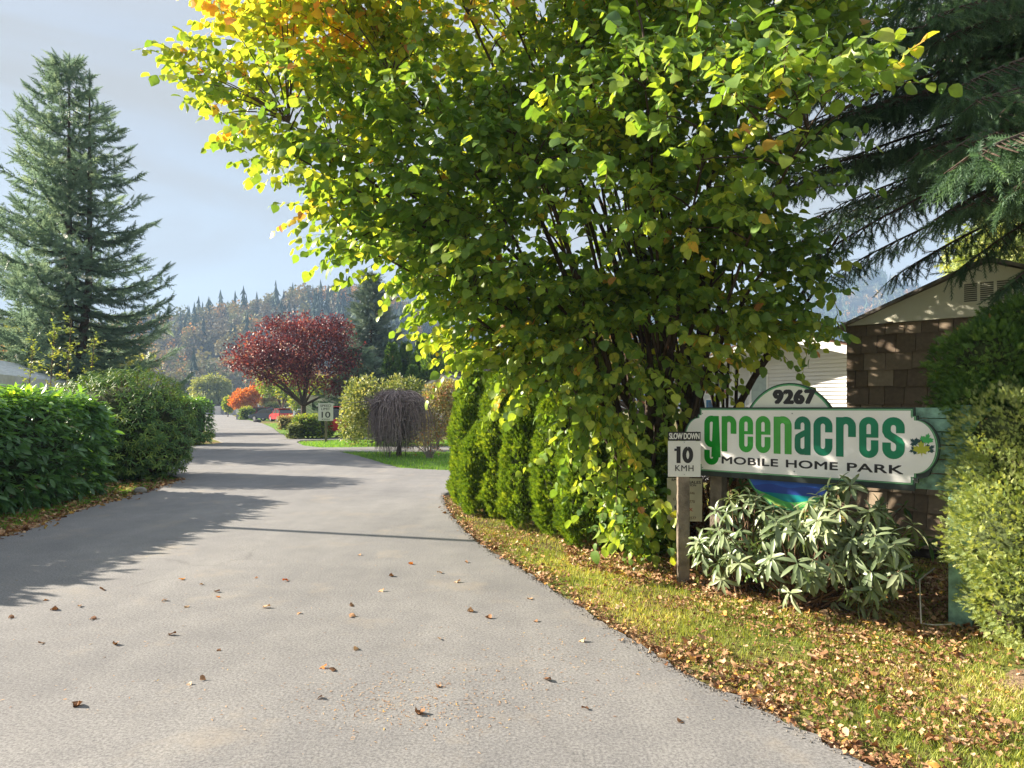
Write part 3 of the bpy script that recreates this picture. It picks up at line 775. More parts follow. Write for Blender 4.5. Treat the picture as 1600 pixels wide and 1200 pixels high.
# crumbled asphalt and grit along the ragged road edge
T_grit = (np.array([(0, 0, .6), (.6, 0, 0), (-.3, .5, 0), (-.35, -.5, 0)], float), np.array([(0, 1, 2), (0, 2, 3), (0, 3, 1)]))
ee = np.array([tuple(p_) for p_ in smooth_line([tuple(q_) for q_ in EDGE[::3]], 60)]); ee = ee[ee[:, 1] < 13.5]
ee = ee[rng.integers(0, len(ee), 5200)] + rng.normal(size=(5200, 2)) * .035
o = np_mesh('gravel', [(*scatter(T_grit, np.stack([ee[:, 0], ee[:, 1], np.where(side_of_edge(ee[:, 0], ee[:, 1]) < 0, .001, -.03)], -1), upright(5200), rng.uniform(.004, .013, 5200)), 0)], [plain('grit', (.20, .185, .165), .9, .2, 0, .6, 60)], smooth=False)
tag(o, 'crumbled asphalt grit along the right edge of the road', 'gravel', kind='stuff')

# ------------------------------------------------------------ the big hazel
def broad_shrub(name, label, cat, base, groups, mats, group=None):
    r = empty(name, base, 0, label, cat, group)
    for nm, gr, mt in groups: np_mesh(nm, gr, mt, r)
    return r
hz = blobs_px([
    (865, 330, 7.2, 290, 230, 1.7), (660, 250, 7.0, 230, 170, 1.4), (470, 165, 7.0, 180, 95, 1.0), (330, 128, 6.9, 95, 36, .4),
    (420, 235, 6.8, 105, 36, .4), (520, 330, 6.9, 95, 60, .5), (600, 390, 6.9, 90, 55, .5), (1080, 190, 5.6, 250, 190, 1.0), (1235, 105, 4.3, 190, 45, .45),
    (740, 470, 7.2, 110, 90, .8), (805, 560, 7.1, 100, 52, .6), (925, 665, 6.9, 85, 70, .45), (975, 755, 6.8, 48, 75, .35), (1012, 810, 6.8, 30, 42, .25),
    (1150, 420, 6.6, 140, 120, .8), (1000, 520, 7.1, 170, 130, .9), (760, -30, 7.2, 420, 130, 1.6), (1100, 20, 6.6, 280, 130, 1.3), (480, 40, 7.0, 200, 75, .9), (300, 82, 6.9, 60, 22, .3), (1230, 500, 6.2, 60, 60, .3),
    (1060, 650, 6.7, 34, 60, .2), (-999, 0, 1, 0, 0, 0)][:-1])
NS = 4700
pts, out = in_blobs(hz, NS, .55, (1.5, -.35, .9), 3)
base_c = np.array([1.75, 7.9, 0.0])
d = unit(pts - np.array([1.2, 7.6, 2.2])) * .9 + out * .6 + np.array([0, 0, .1]) + rnd(NS) * .3
pxs = CX + pts[:, 0] / pts[:, 1] * F; pys = HY - (pts[:, 2] - CH) / pts[:, 1] * F
# tint over the bush: left-hand and top twigs shift to yellow and orange
tb = .29 + .14 * nz(pts, .9, 6) + .17 * np.clip((.2 - pts[:, 0]) / 3, 0, 1) + .32 * (rng.random(NS) < .09) + .20 * np.clip((pts[:, 2] - 4.8) / 1.0, 0, 1) * (pts[:, 0] < .8)
low = (pts[:, 2] < 2.5); tb = tb + .12 * low
sdv = np.array(SUN_DIR); nn_ = np.array([-.68, -.733, 0]); t_h = ((pts - np.array([1.82, 6.48, 0])) @ nn_) / (sdv @ nn_); hit = pts - t_h[:, None] * sdv
uh = (hit[:, 0] - 1.82) * .733 + (hit[:, 1] - 6.48) * -.68
path_ = (t_h > 0) & (uh > -.2) & (uh < 3.7) & (hit[:, 2] < 3.3)  # twigs on the sun's path to sign and shed, thinned to let light through
ok_ = ~((pts[:, 2] < 1.75) & (pxs > 1050)) & ~(path_ & (rng.random(NS) < np.where(hit[:, 2] > 1.8, .42, np.where(hit[:, 2] > 1.0, .64, .85)))); pts, d, tb = pts[ok_], d[ok_], tb[ok_]; NS = len(pts)
lv, tw = sprays(pts - d * .18, d, rng.uniform(.35, .65, NS), 11, T_hazels, .088, .75, .3, .0035, np.clip(tb, 0, 1), .15)
# a few hanging sprigs in front of the white house
sp = np.array([P(1285, 505, 5.6), P(1268, 520, 5.6), P(1250, 420, 5.8), P(1300, 455, 5.5)])
lv2, tw2 = sprays(sp, np.array([[-.3, -.1, -.6], [-.2, 0, -.8], [.5, 0, -.4], [.1, -.2, -.7]]), .30, 6, T_hazel, .085, .5, .2, .003, np.array([.2, .2, .3, .25]), .1)
paths, rad = [], []
stem_pts = []
for i in range(34):
    b = hz[rng.choice(len(hz), p=np.array([q[1].prod() for q in hz]) / sum(q[1].prod() for q in hz))] if i > 15 else hz[[0, 1, 2, 7, 14, 0, 1, 4, 6, 9, 0, 7, 14, 16, 17, 15][i]]
    a = rng.random() * 6.283; rr = .45 * math.sqrt(rng.random())
    s = base_c + np.array([math.cos(a) * rr, math.sin(a) * rr, -.05])
    e = b[0] + rng.normal(size=3) * b[1] * .35
    mid = s * .45 + e * .55; mid[2] = s[2] + (e[2] - s[2]) * .62 + .5; mid[:2] = s[:2] * .62 + e[:2] * .38
    p_ = bez(s, mid, e, 12) + np.cumsum(rng.normal(size=(12, 3)) * .018, 0)
    r0 = rng.uniform(.022, .05); paths.append(p_); rad.append(np.linspace(r0, .008, 12)); stem_pts.append(p_)
# straight shoots rising around the visible trunk clump
for i in range(26):
    px_ = rng.uniform(900, 1190); s = np.array([(rng.uniform(1040, 1175) - CX) / F * 7.9, 7.9 + rng.uniform(-.4, .5), -.05]); e = P(px_, rng.uniform(120, 330), rng.uniform(6.6, 8.2))
    p_ = bez(s, s * .5 + e * .5 + np.array([-.12, 0, .4]), e, 10) + np.cumsum(rng.normal(size=(10, 3)) * .014, 0)
    paths.append(p_); rad.append(np.linspace(rng.uniform(.016, .032), .006, 10)); stem_pts.append(p_)
for a_, b_, c_, r0 in ((P(1120, 700, 7.5), P(1200, 540, 7.2), P(1310, 370, 7.0), .05), (P(1110, 700, 7.7), P(1170, 600, 7.4), P(1290, 430, 7.2), .035), (P(1090, 720, 7.6), P(1090, 450, 7.3), P(1120, 150, 6.6), .055)):
    paths.append(bez(a_, b_, c_, 12)); rad.append(np.linspace(r0, .014, 12))
allst = np.concatenate([s[4:] for s in stem_pts])
sel = rng.choice(NS, 420, replace=False)
for k in sel:
    j = np.argmin(np.linalg.norm(allst - pts[k], axis=1) + (allst[:, 2] > pts[k][2]) * .5)
    s = allst[j]; e = pts[k] - d[k] * .15
    paths.append(bez(s, (s + e) / 2 + np.array([0, 0, .12]), e, 5)); rad.append(np.linspace(.009, .004, 5))
hazel = empty('hazel_bush', base_c, 0, 'huge many-stemmed hazel bush with yellow-green leaves arching over the road beside the sign', 'bush')
np_mesh('foliage', [(*lv, 0), (*lv2, 0)], [M['hazel']], hazel)
np_mesh('twigs', [(tw[0], tw[1], None, 0), (tw2[0], tw2[1], None, 0)], [M['bark_warm']], hazel)
tv = tubes(paths, rad, 6)
np_mesh('stems', [(tv[0], tv[1], None, 0)], [M['bark']], hazel)

# ------------------------------------------------------------ clipped cedar hedge, one thing per plant
def box_surface(n, h):
    """points on a rounded box of half sizes h, with outward directions"""
    hx, hy, hz_ = h; ar = np.array([hy * hz_, hy * hz_, hx * hz_, hx * hz_, hx * hy, hx * hy * .2]); ar /= ar.sum()
    f = rng.choice(6, n, p=ar); q = rng.uniform(-1, 1, (n, 3))
    ax = np.array([0, 0, 1, 1, 2, 2])[f]; sg = np.array([1, -1, 1, -1, 1, -1])[f]; q[np.arange(n), ax] = sg
    s = (np.abs(q) ** 5).sum(1) ** (-1 / 5); q = q * s[:, None]
    g = np.sign(q) * np.abs(q) ** 4 / np.array(h); return q * np.array(h), unit(g)
def core_mesh(name, c, h, mat, parent, yaw=0, k=.8, p=3.0, seg=14):
    """solid dark filler for the shaded inside of a hedge, an uneven lump"""
    u = np.linspace(0, 2 * np.pi, seg, endpoint=False); v = np.linspace(-np.pi / 2, np.pi / 2, seg // 2 + 2)
    U, Vv = np.meshgrid(u, v); q = np.stack([np.cos(Vv) * np.cos(U), np.cos(Vv) * np.sin(U), np.sin(Vv)], -1).reshape(-1, 3)
    q = q * ((np.abs(q) ** p).sum(1) ** (-1 / p))[:, None]
    q = q * np.array(h) * k * (1 + .07 * nz(q, 4, 2))[:, None]
    cs, sn = math.cos(yaw), math.sin(yaw); q = np.stack([q[:, 0] * cs - q[:, 1] * sn, q[:, 0] * sn + q[:, 1] * cs, q[:, 2]], -1) + c
    idx = np.arange(len(q)).reshape(U.shape)
    Fq = np.stack([idx[:-1], np.roll(idx, -1, 1)[:-1], np.roll(idx, -1, 1)[1:], idx[1:]], -1).reshape(-1, 4)
    return np_mesh(name, [(q, Fq, np.full(len(q), .2), 0)], [mat], parent)
M['inner'] = plain('dark_core', (.05, .065, .025), .95, .1, 0, .5, 12, 1.0, 30)  # even dark tone stands in for the shade inside the foliage

def frond_column(name, label, x, y, rx, ry, H, n, T, size, mat, group=None, taper=.55, seed=0, up=.9, lumps=.14, z0=0.0, coremat=None):
    r = empty(name, (x, y, 0), 0, label, 'shrub', group)
    gr = []
    for layer, (k, cnt) in enumerate(((1.0, n), (.86, n // 2))):
        t = rng.random(cnt) ** .9; a = rng.random(cnt) * 6.283
        prof = np.minimum(1, (1 - t) * 3.2 + .12) ** .6 * (1 - (1 - taper) * np.clip(t - .3, 0, 1)) * np.minimum(1, .72 + t * 2.2)
        dirs = np.stack([np.cos(a), np.sin(a), np.zeros(cnt)], -1)
        pos = np.stack([np.cos(a) * rx * prof * k, np.sin(a) * ry * prof * k, z0 + t * (H - z0)], -1)
        pw = pos + np.array([x, y, 0])
        bump = 1 + lumps * nz(pw, 3.2, seed) + lumps * .6 * nz(pw, 8, seed + 3)
        pos[:, :2] *= bump[:, None]
        dd = dirs * (1 - .35 * t)[:, None] + np.array([0, 0, up]) + rnd(cnt) * .35
        uu = np.cross(dd, np.array([0, 0, 1.0])) + rnd(cnt) * .6 + dirs * .3
        tn = np.clip(.45 + .25 * nz(pw, 5, seed + 9) + rng.normal(size=cnt) * .2, 0, 1)
        gr.append((*scatter(T, pos, frames(dd, uu), size * rng.uniform(.7, 1.4, cnt), tn), 0))
    np_mesh('foliage', gr, [M[mat]], r, True, True)
    core_mesh('dark_core', np.array([0, 0, H * .46]), (rx, ry, H * .46), M['inner'], r).matrix_parent_inverse = Matrix()
    m = MB(); m.tube([(0, 0, -.05), (0, 0, H * .6)], [.035, .015], 7); m.build('trunk', M['bark'], r)
    return r
cols = [(-.62, 11.35, .36, .40, 2.18), (-.42, 10.45, .33, .38, 1.35), (-.02, 10.2, .46, .42, 2.25), (.30, 9.25, .45, .42, 1.95), (.78, 8.75, .48, .42, 2.0), (1.02, 8.05, .44, .38, 1.55), (1.5, 7.75, .40, .34, 1.3)]
cl = ['tall narrow cedar at the far corner end of the clipped hedge by the road', 'low rounded cedar bulging out beside the tall corner cedar', 'tall cedar second from the road corner in the row', 'middle cedar of the row with a lumpy green front', 'cedar of the row half covered by drooping hazel leaves', 'low cedar under the yellow hazel leaves', 'small dark cedar at the foot of the hazel beside the speed sign']
for i, (x, y, rx, ry, H) in enumerate(cols):
    frond_column('cedar_shrub', cl[i], x, y, rx, ry, H, 7500, T_frond4, .078, 'cedar', 'cedars clipped into a hedge along the verge', .78, i, .6, .2)
# creeping ivy-like growth under the hazel, next to the sign post
b2 = [(np.array([1.28, 7.15, .35]), np.array([.35, .25, .4])), (np.array([1.50, 7.2, .75]), np.array([.16, .2, .8]))]
pts_, out_ = in_blobs(b2, 120, .3)
lv_, tw_ = sprays(pts_, out_ + np.array([0, 0, .3]), .22, 7, T_hazel, .06, .4, .2, .003, rng.uniform(.0, .45, 120), .15)
r = empty('ivy_growth', (1.5, 7.1, 0), 0, 'dark leafy undergrowth climbing the stems just left of the speed sign post', 'plant')
np_mesh('foliage', [(*lv_, 0)], [M['hazel']], r); np_mesh('twigs', [(tw_[0], tw_[1], None, 0)], [M['bark_warm']], r)

# ------------------------------------------------------------ right: cypress, its sunlit and shaded parts painted as two bushes
def cypress(name, label, spec, base, n, T, size, mat, twig=True, seed=0):
    bl = blobs_px(spec)
    r = empty(name, base, 0, label, 'shrub')
    c_, o_ = in_blobs(bl, n, .72, None, seed)
    pos = c_ + o_ * (.05 * nz(c_, 9, seed))[:, None]
    keep = nz(pos, 7, seed) + rng.random(len(pos)) * 1.7 > -.15
    pos, o_ = pos[keep], o_[keep]; k = len(pos)
    dd = o_ + np.array([-.1, 0, .35]) + rnd(k) * .45; uu = rnd(k)
    tn = np.clip(.42 + .3 * nz(pos, 8, seed + 9) + rng.normal(size=k) * .2, 0, 1)
    np_mesh('foliage', [(*scatter(T, pos, frames(dd, uu), size * rng.uniform(.6, 1.5, k), tn), 0)], [M[mat]], r)
    paths = []; rad = []
    for i in range(60):
        j = rng.integers(k); e = pos[j] - o_[j] * .05; s = np.array([base[0] + rng.normal() * .05, base[1] + rng.normal() * .05, 0.0])
        paths.append(bez(s, np.array([s[0], s[1], e[2] * .7]), e, 7)); rad.append(np.linspace(.018, .004, 7))
    tv = tubes(paths, rad, 5); np_mesh('stems', [(*tv, None, 0)], [M['bark']], r)
    for i, (c, rr) in enumerate(bl):
        core_mesh('dark_core', c, rr, M['inner'], r, 0, .6, 2.0, 10)
    return r
cypress('lit_cypress', 'lower part of the right cypress, sunlight painted in yellow-green, covering the right sign post', [(1578, 690, 4.95, 82, 95, .4), (1575, 765, 4.85, 85, 80, .4), (1600, 840, 4.7, 112, 105, .45), (1618, 930, 4.6, 98, 92, .4), (1690, 860, 4.6, 120, 150, .5), (1660, 700, 4.9, 110, 110, .45)],
        (3.45, 4.75, 0), 38000, T_frond, .038, 'frond_pale', seed=2)
cypress('shaded_cypress', 'upper part of the right cypress, shade painted in deep green, with feathery sprays before the shed gable', [(1555, 570, 5.3, 88, 72, .45), (1585, 640, 5.25, 112, 85, .45), (1640, 560, 5.4, 120, 105, .5), (1520, 650, 5.2, 48, 62, .25), (1600, 505, 5.3, 60, 35, .3)],
        (3.95, 5.3, 0), 24000, T_frond, .05, 'frond_dark', seed=5)

# ------------------------------------------------------------ rhododendron by the sign
def whorls(tips, axes, nl, T, size, drop, tint):
    pos = []; dd = []; uu = []; tt = []; sc = []
    for i in range(len(tips)):
        ax = unit(axes[i][None])[0]; ref = np.cross(ax, [0.3, .1, 1.0]); s = ref / np.linalg.norm(ref); b = np.cross(ax, s)
        m = nl + rng.integers(-1, 3); a0 = rng.random() * 6.28; dr = drop * rng.uniform(.5, 1.4)
        for j in range(m):
            a = a0 + j * 2.39996; rad_ = s * math.cos(a) + b * math.sin(a)
            young = j / m
            dv = rad_ + ax * (young * 1.1 - .1) - np.array([0, 0, 1]) * dr * (1 - young * .8) + rng.normal(size=3) * .1
            pos.append(tips[i] - ax * .03 * (1 - young)); dd.append(dv); uu.append(ax + rng.normal(size=3) * .12); tt.append(tint[i] + rng.normal() * .15); sc.append(size * (1 - .3 * young) * rng.uniform(.8, 1.2))
    return scatter(T, np.array(pos), frames(np.array(dd), np.array(uu)), np.array(sc), np.clip(tt, 0, 1))
def rhodo(name, label, spec, base, n, nl, size, mat, drop=.5, T=T_rhodo, seed=0, shell=.8, stems=True):
    bl = blobs_px(spec); tips, o_ = in_blobs(bl, n, shell, None, seed)
    tips[:, 2] = np.maximum(tips[:, 2], .06)
    ax = o_ * .8 + np.array([0, -.05, .75]) + rnd(n) * .25
    r = empty(name, base, 0, label, 'shrub')
    np_mesh('foliage', [(*whorls(tips, ax, nl, T, size, drop, rng.uniform(.2, .8, n)), 0)], [M[mat]], r)
    paths = []; rad = []
    for i in range(n):
        if not stems and i % 3: continue
        s = np.array(base, float) + np.array([rng.normal() * .12, rng.normal() * .08, 0]); e = tips[i]; a = unit(ax[i][None])[0]
        paths.append(bez(s, s * .4 + (e - a * .3) * .6, e, 7)); rad.append(np.linspace(.011, .004, 7))
    tv = tubes(paths, rad, 5); np_mesh('branches', [(*tv, None, 0)], [M['bark_warm']], r)
    return r
rhodo('rhododendron_bush', 'rhododendron with long pale grey-green leaf whorls growing in front of the round sign', [(1275, 855, 5.5, 150, 78, .35), (1325, 812, 5.3, 85, 66, .25), (1370, 868, 5.15, 66, 84, .25), (1215, 825, 5.8, 62, 52, .25), (1290, 900, 5.2, 110, 45, .2), (1330, 765, 5.35, 50, 25, .12)], (2.45, 5.6, 0), 150, 9, .155, 'rhodo_pale', 1.0, seed=1, shell=.55)
rhodo('rhododendron_bush', 'smaller loose rhododendron between the speed sign post and the larger one', [(1165, 830, 6.0, 60, 62, .3), (1120, 850, 6.1, 38, 38, .2), (1170, 890, 5.9, 60, 25, .2)], (2.05, 6.1, 0), 60, 8, .14, 'rhodo_pale', .6, seed=2)
rhodo('rhododendron_bush', 'low dark green rhododendron behind the pale one in the shade of the round sign', [(1180, 770, 6.6, 60, 45, .25), (1250, 890, 5.9, 120, 50, .3), (1400, 850, 5.9, 45, 80, .3)], (2.75, 6.2, 0), 60, 8, .125, 'rhodo_dark', .5, seed=3)
# dry hedge seen below the sign board
r = empty('dry_hedge', (2.35, 7.7, 0), 0, 'dry brown dead cedar standing behind the signboard', 'shrub')
bl = [(np.array([2.3, 7.65, .7]), np.array([.6, .25, .65])), (np.array([2.8, 7.4, .5]), np.array([.4, .2, .45]))]
c_, o_ = in_blobs(bl, 3500, .5); dd = o_ + np.array([0, 0, -.4]) + rnd(3500) * .5
np_mesh('foliage', [(*scatter(T_frond4, c_, frames(dd, rnd(3500)), rng.uniform(.05, .12, 3500)), 0)], [M['dry_cedar']], r)
m = MB(); [m.tube([(rng.normal() * .1, rng.normal() * .05, 0), (rng.uniform(-.4, .4), 0, .7), (rng.uniform(-.6, .6), rng.normal() * .1, 1.2)], [.015, .01, .004], 5) for _ in range(14)]; m.build('branches', M['bark_warm'], r)

# ------------------------------------------------------------ left hedges
def leafy_hedge(name, label, c, half, yaw, n, nl, size, T, mat, group=None, L=.2, lump=.1, seed=0, core=.78, tinttop=.35):
    q, nrm = box_surface(n, half)
    cs, sn = math.cos(yaw), math.sin(yaw)
    def rot(a): return np.stack([a[:, 0] * cs - a[:, 1] * sn, a[:, 0] * sn + a[:, 1] * cs, a[:, 2]], -1)
    nrm = rot(nrm); p = rot(q) + np.array(c)
    p = p + nrm * (lump * nz(p, 2.2, seed) - rng.random(n) ** 2 * .22)[:, None]
    p[:, 2] = np.maximum(p[:, 2], .1)
    d = nrm * .8 + np.array([0, 0, .3]) + rnd(n) * .45
    tn = np.clip(.35 + tinttop * np.clip((p[:, 2] - c[2] - half[2] * .6) / (half[2] * .4), 0, 1) + .15 * nz(p, 3, seed) + rng.normal(size=n) * .12, 0, 1)  # lighter tint towards the top paints in sunlight through the upper leaves
    lv, tw = sprays(p - d * .08, d, L, nl, T, size, .5, .25, .004, tn, .12)
    r = empty(name, (c[0], c[1], 0), 0, label, 'hedge', group)
    np_mesh('foliage', [(*lv, 0)], [M[mat]], r); np_mesh('twigs', [(tw[0], tw[1], None, 0)], [M['bark_warm']], r)
    core_mesh('dark_core', np.array(c), half, M['inner'], r, yaw, core, 4.0, 20)
    return r
leafy_hedge('laurel_hedge', 'long glossy dark green laurel hedge nearest on the left edge', (-8.72, 9.6, .93), (1.2, 3.75, .95), R(-1), 4200, 6, .15, T_laurel, 'laurel', seed=1)
leafy_hedge('laurel_hedge', 'continuation of the laurel hedge beside the lens to the left', (-8.6, 3.2, 1.0), (1.0, 2.3, .98), R(0), 1300, 6, .14, T_laurel, 'laurel', seed=9)
r = rhodo('rhododendron_hedge', 'big domed dark rhododendron behind the laurel hedge at the junction', [(198, 665, 15.6, 98, 92, 1.5), (243, 680, 15.3, 52, 72, 1.0), (150, 640, 15.9, 60, 60, 1.1)], (-8.8, 15.7, 0), 2100, 8, .115, 'rhodo_dark', .45, seed=4, shell=.86, stems=False)
core_mesh('dark_core', P(205, 672, 15.7), np.array([1.5, 1.5, 1.25]), M['inner'], r, 0, .8, 2.6, 14)
leafy_hedge('round_shrub', 'dark green shrub across the side road on the left, before the far road', (-14.6, 30.2, 1.0), (1.0, 1.2, 1.02), 0, 1500, 5, .12, T_laurel, 'laurel', seed=3, L=.2)

# saplings standing behind the left hedges in front of the tall spruce
for (px, py0, pyt, Yd, lab) in ((112, 590, 500, 17.5, 'tall thin sapling with sunlit yellow-green leaves over the left hedges'), (86, 590, 512, 17.8, 'thin pale leaved sapling between the tall sapling and the metal roof'), (148, 575, 530, 17.2, 'short bright sapling poking from the top of the dark rhododendron'), (52, 590, 535, 18.2, 'small yellow leaved sapling above the metal roof')):
    b = P(px - 10, 637, Yd); b[2] = 0; t = P(px, pyt, Yd)
    r = empty('sapling', b, 0, lab, 'sapling')
    pth = bez(b, (b + t) / 2 + np.array([-.1, 0, 0]), t, 9)
    tv = tubes([pth], [np.linspace(.02, .006, 9)], 6); np_mesh('stem', [(*tv, None, 0)], [M['bark_warm']], r)
    n = 34; k = rng.uniform(.5, 1, n); st = np.stack([np.interp(k * 8, np.arange(9), pth[:, i]) for i in range(3)], -1)
    lv, tw = sprays(st, rnd(n) * np.array([1, 1, .3]) + np.array([0, 0, .8]), .26, 7, T_small, .09, .0, .05, .004, rng.uniform(.3, .8, n), .15)
    np_mesh('foliage', [(*lv, 0)], [M['laurel_light']], r); np_mesh('twigs', [(tw[0], tw[1], None, 0)], [M['bark_warm']], r)

# ------------------------------------------------------------ conifers built bough by bough
def conifer(name, label, base, H, rad_of, nb, mat, size, step, zlo=.06, droop=.25, upt=.22, group=None, seed=0, T=T_shoot, trunk_r=.2, lean=0, tops=None, arc=None, hang=.12, sec=.38):
    r = empty(name, base, 0, label, 'tree', group)
    base = np.array(base, float)
    pos, dd, paths, rad = [], [], [], []
    for i in range(nb):
        t = zlo + (1 - zlo) * (i + rng.random()) / nb; z = H * t
        a = i * 2.39996 + rng.normal() * .35
        if arc is not None: a = rng.uniform(*arc)
        Lb = rad_of(t) * (1.12 - .5 * rng.random() ** 1.6)
        o = np.array([math.cos(a), math.sin(a), 0.0]); s = base + np.array([lean * t, 0, z])
        n = max(3, int(Lb / step)); u = np.linspace(0, 1, n + 2)
        dz = -droop * Lb * u + upt * Lb * u ** 2.4
        pth = s + o * (Lb * u)[:, None]; pth[:, 2] += dz
        paths.append(pth[::max(1, (n + 2) // 6)] if n > 8 else pth); k = len(paths[-1]); rad.append(np.linspace(max(.012, Lb * .016), .005, k))
        side = np.array([-o[1], o[0], 0])
        tan = unit(np.gradient(pth, axis=0))
        for j in range(1, n + 2):
            u_ = u[j]; w = sec * Lb * (1 - u_) * (.4 + u_ * .9) + step * .8
            for sg in (-1, 1):
                m = max(1, int(w / step * .9))
                for q in range(m):
                    f = (q + .5) / m * w
                    p = pth[j] + side * sg * f + tan[j] * f * .55 + np.array([0, 0, -hang * f]) + rng.normal(size=3) * step * .22
                    pos.append(p); dd.append(side * sg * .55 + tan[j] * .9 + np.array([0, 0, -.1 + .25 * u_]) + rng.normal(size=3) * .22)
            pos.append(pth[j]); dd.append(tan[j] + rng.normal(size=3) * .12)
            pos.append(pth[j]); dd.append(tan[j] * .6 + np.array([0, 0, -.55]) + rng.normal(size=3) * .3)
    for (lx, h0) in (tops or [(0, H)]):
        for q in range(8):
            z = h0 - q * .12; pos.append(base + np.array([lx, 0, z - .1])); dd.append(np.array([rng.normal() * .5, rng.normal() * .5, 1.0]))
    pos = np.array(pos); dd = np.array(dd); n = len(pos)
    uu = np.array([0, 0, 1.0]) + rnd(n) * .4
    tn = np.clip(.45 + .3 * nz(pos, 1.1, seed) + rng.normal(size=n) * .2, 0, 1)
    np_mesh('crown', [(*scatter(T, pos, frames(dd, uu), size * rng.uniform(.7, 1.3, n), tn), 0)], [M[mat]], r, False)
    for (lx, h0) in (tops or [(0, H)]):
        paths.append(np.array([base + np.array([lx * min(1, u * 2.2), 0, h0 * u]) for u in np.linspace(0, 1, 8)])); rad.append(np.linspace(trunk_r, .015, 8))
    tv = tubes(paths, rad, 6); np_mesh('trunk', [(*tv, None, 0)], [M['bark']], r)
    return r
def spr(t): return min(3.4, 4.2 * (1 - t) ** .56) * (1.0 if t > .12 else .8)
b = P(108, 637, 25); 
conifer('spruce_tree', 'tall spruce with two leaders and blue-green drooping boughs on the left', (b[0], 25, 0), 14.3, spr, 175, 'spruce', .40, .22, .07, .34, .46, trunk_r=.2, tops=[(.0, 14.5), (.75, 13.8)], seed=1)
def blu(t): return 2.75 * (1 - t) ** .62 + .12
b = P(580, 637, 49)
conifer('blue_spruce', 'silvery blue spruce standing behind the purple plum tree', (b[0], 49, 0), 11.2, blu, 230, 'spruce_blue', .5, .28, .05, .1, .2, seed=2, trunk_r=.18)
conifer('dark_spruce', 'broad dark spruce in the shade between the plum tree and the columnar cedars', (P(560, 637, 46)[0], 46, 0), 5.6, lambda t: 3.0 * (1 - t) ** .5, 90, 'spruce', .45, .34, .04, .1, .2, seed=3, trunk_r=.15)

# near spruce on the right: boughs reaching into the picture from a trunk beyond the frame
r = empty('spruce_tree', (7.4, 7.6, 0), 0, 'near dark spruce overhanging the shed and sign from the right edge', 'tree')
m = MB(); m.tube([(0, 0, -.1), (.05, 0, 3), (0, .1, 6), (.05, 0, 9.5)], [.32, .26, .19, .05], 12); m.build('trunk', M['bark'], r)
boughs = [  # (start z, tip px, tip py, tip Y, thickness)
    (5.6, 1180, 120, 7.6, 1.0), (5.3, 1225, 210, 7.3, 1.1), (4.9, 1215, 300, 7.4, 1.1), (4.6, 1290, 330, 7.0, 1.0), (4.3, 1300, 430, 7.2, .8), (4.1, 1400, 430, 6.6, .75), (5.0, 1330, 180, 6.4, 1.0),
    (4.5, 1440, 235, 5.3, 1.0), (4.3, 1480, 330, 5.2, .9), (5.2, 1500, 150, 5.0, 1.0), (6.2, 1300, 60, 6.8, 1.0), (6.6, 1400, -30, 6.2, 1.0), (5.9, 1470, 60, 5.8, 1.0), (4.1, 1500, 420, 6.2, .6), (4.6, 1560, 180, 4.6, .9),
    (4.4, 1590, 300, 4.8, .8), (6.4, 1200, -20, 7.8, 1.0), (5.7, 1390, 120, 8.0, 1.0), (3.6, 1570, 450, 5.4, .3), (6.9, 1500, -80, 6.5, 1.0), (5.4, 1560, 260, 8.0, 1.0), (5.4, 1530, 90, 8.6, 1.0), (4.5, 1255, 375, 7.7, .8)]
pos, dd, sc, paths, rad = [], [], [], [], []
boughs = boughs + [(z0 + rng.normal() * .35, px_ + rng.normal() * 45, py_ + rng.normal() * 38, Yt + rng.normal() * .5, th * .9) for (z0, px_, py_, Yt, th) in boughs for _ in range(3 if py_ < 260 else 2) if py_ < 400]
for (z0, px_, py_, Yt, th) in boughs:
    s = np.array([7.4, 7.6, z0]); e = P(px_, py_, Yt); L_ = np.linalg.norm(e - s)
    mid = (s + e) / 2 + np.array([0, 0, .5]); n = int(L_ / .085); pth = bez(s, mid, e, n)
    paths.append(pth[::4]); rad.append(np.linspace(.034, .006, len(pth[::4])))
    tan = unit(np.gradient(pth, axis=0)); sd = unit(np.cross(tan, np.array([0, 0, 1.0])))
    for j in range(n // 5, n):
        u_ = j / n
        w = th * (.55 * (1 - u_) ** .6 * (.5 + .5 * math.sin(j * .9) ** 2) + .12)
        for sg in (-1, 1):
            if rng.random() < .2: continue
            m_ = max(2, int(w / .10)); dirn = unit((sd[j] * sg * .9 + tan[j] * .8 + np.array([0, 0, -.35 - .3 * rng.random()]))[None])[0]
            paths.append(np.array([pth[j], pth[j] + dirn * w])); rad.append(np.array([.006, .003]))
            for q in range(m_):
                f = (q + .7) / m_ * w; p = pth[j] + dirn * f
                for s2 in (-1, 1):
                    if rng.random() < .15: continue
                    pos.append(p); dd.append(dirn * .8 + tan[j] * s2 * .6 + np.array([0, 0, -.5 - .5 * (s2 > 0)]) + rng.normal(size=3) * .35); sc.append(.17 * rng.uniform(.7, 1.3))
        pos.append(pth[j]); dd.append(tan[j] + rng.normal(size=3) * .3); sc.append(.13)
pos = np.array(pos); dd = np.array(dd); n = len(pos)
print('near spruce shoots', n)
np_mesh('boughs', [(*scatter(T_needle, pos, frames(dd, rnd(n)), np.array(sc), np.clip(.45 + .3 * nz(pos, 1.8, 2) + rng.normal(size=n) * .2, 0, 1)), 0)], [M['spruce_near']], r, False)
tv = tubes(paths, rad, 5); np_mesh('branches', [(*tv, None, 0)], [M['bark']], r)

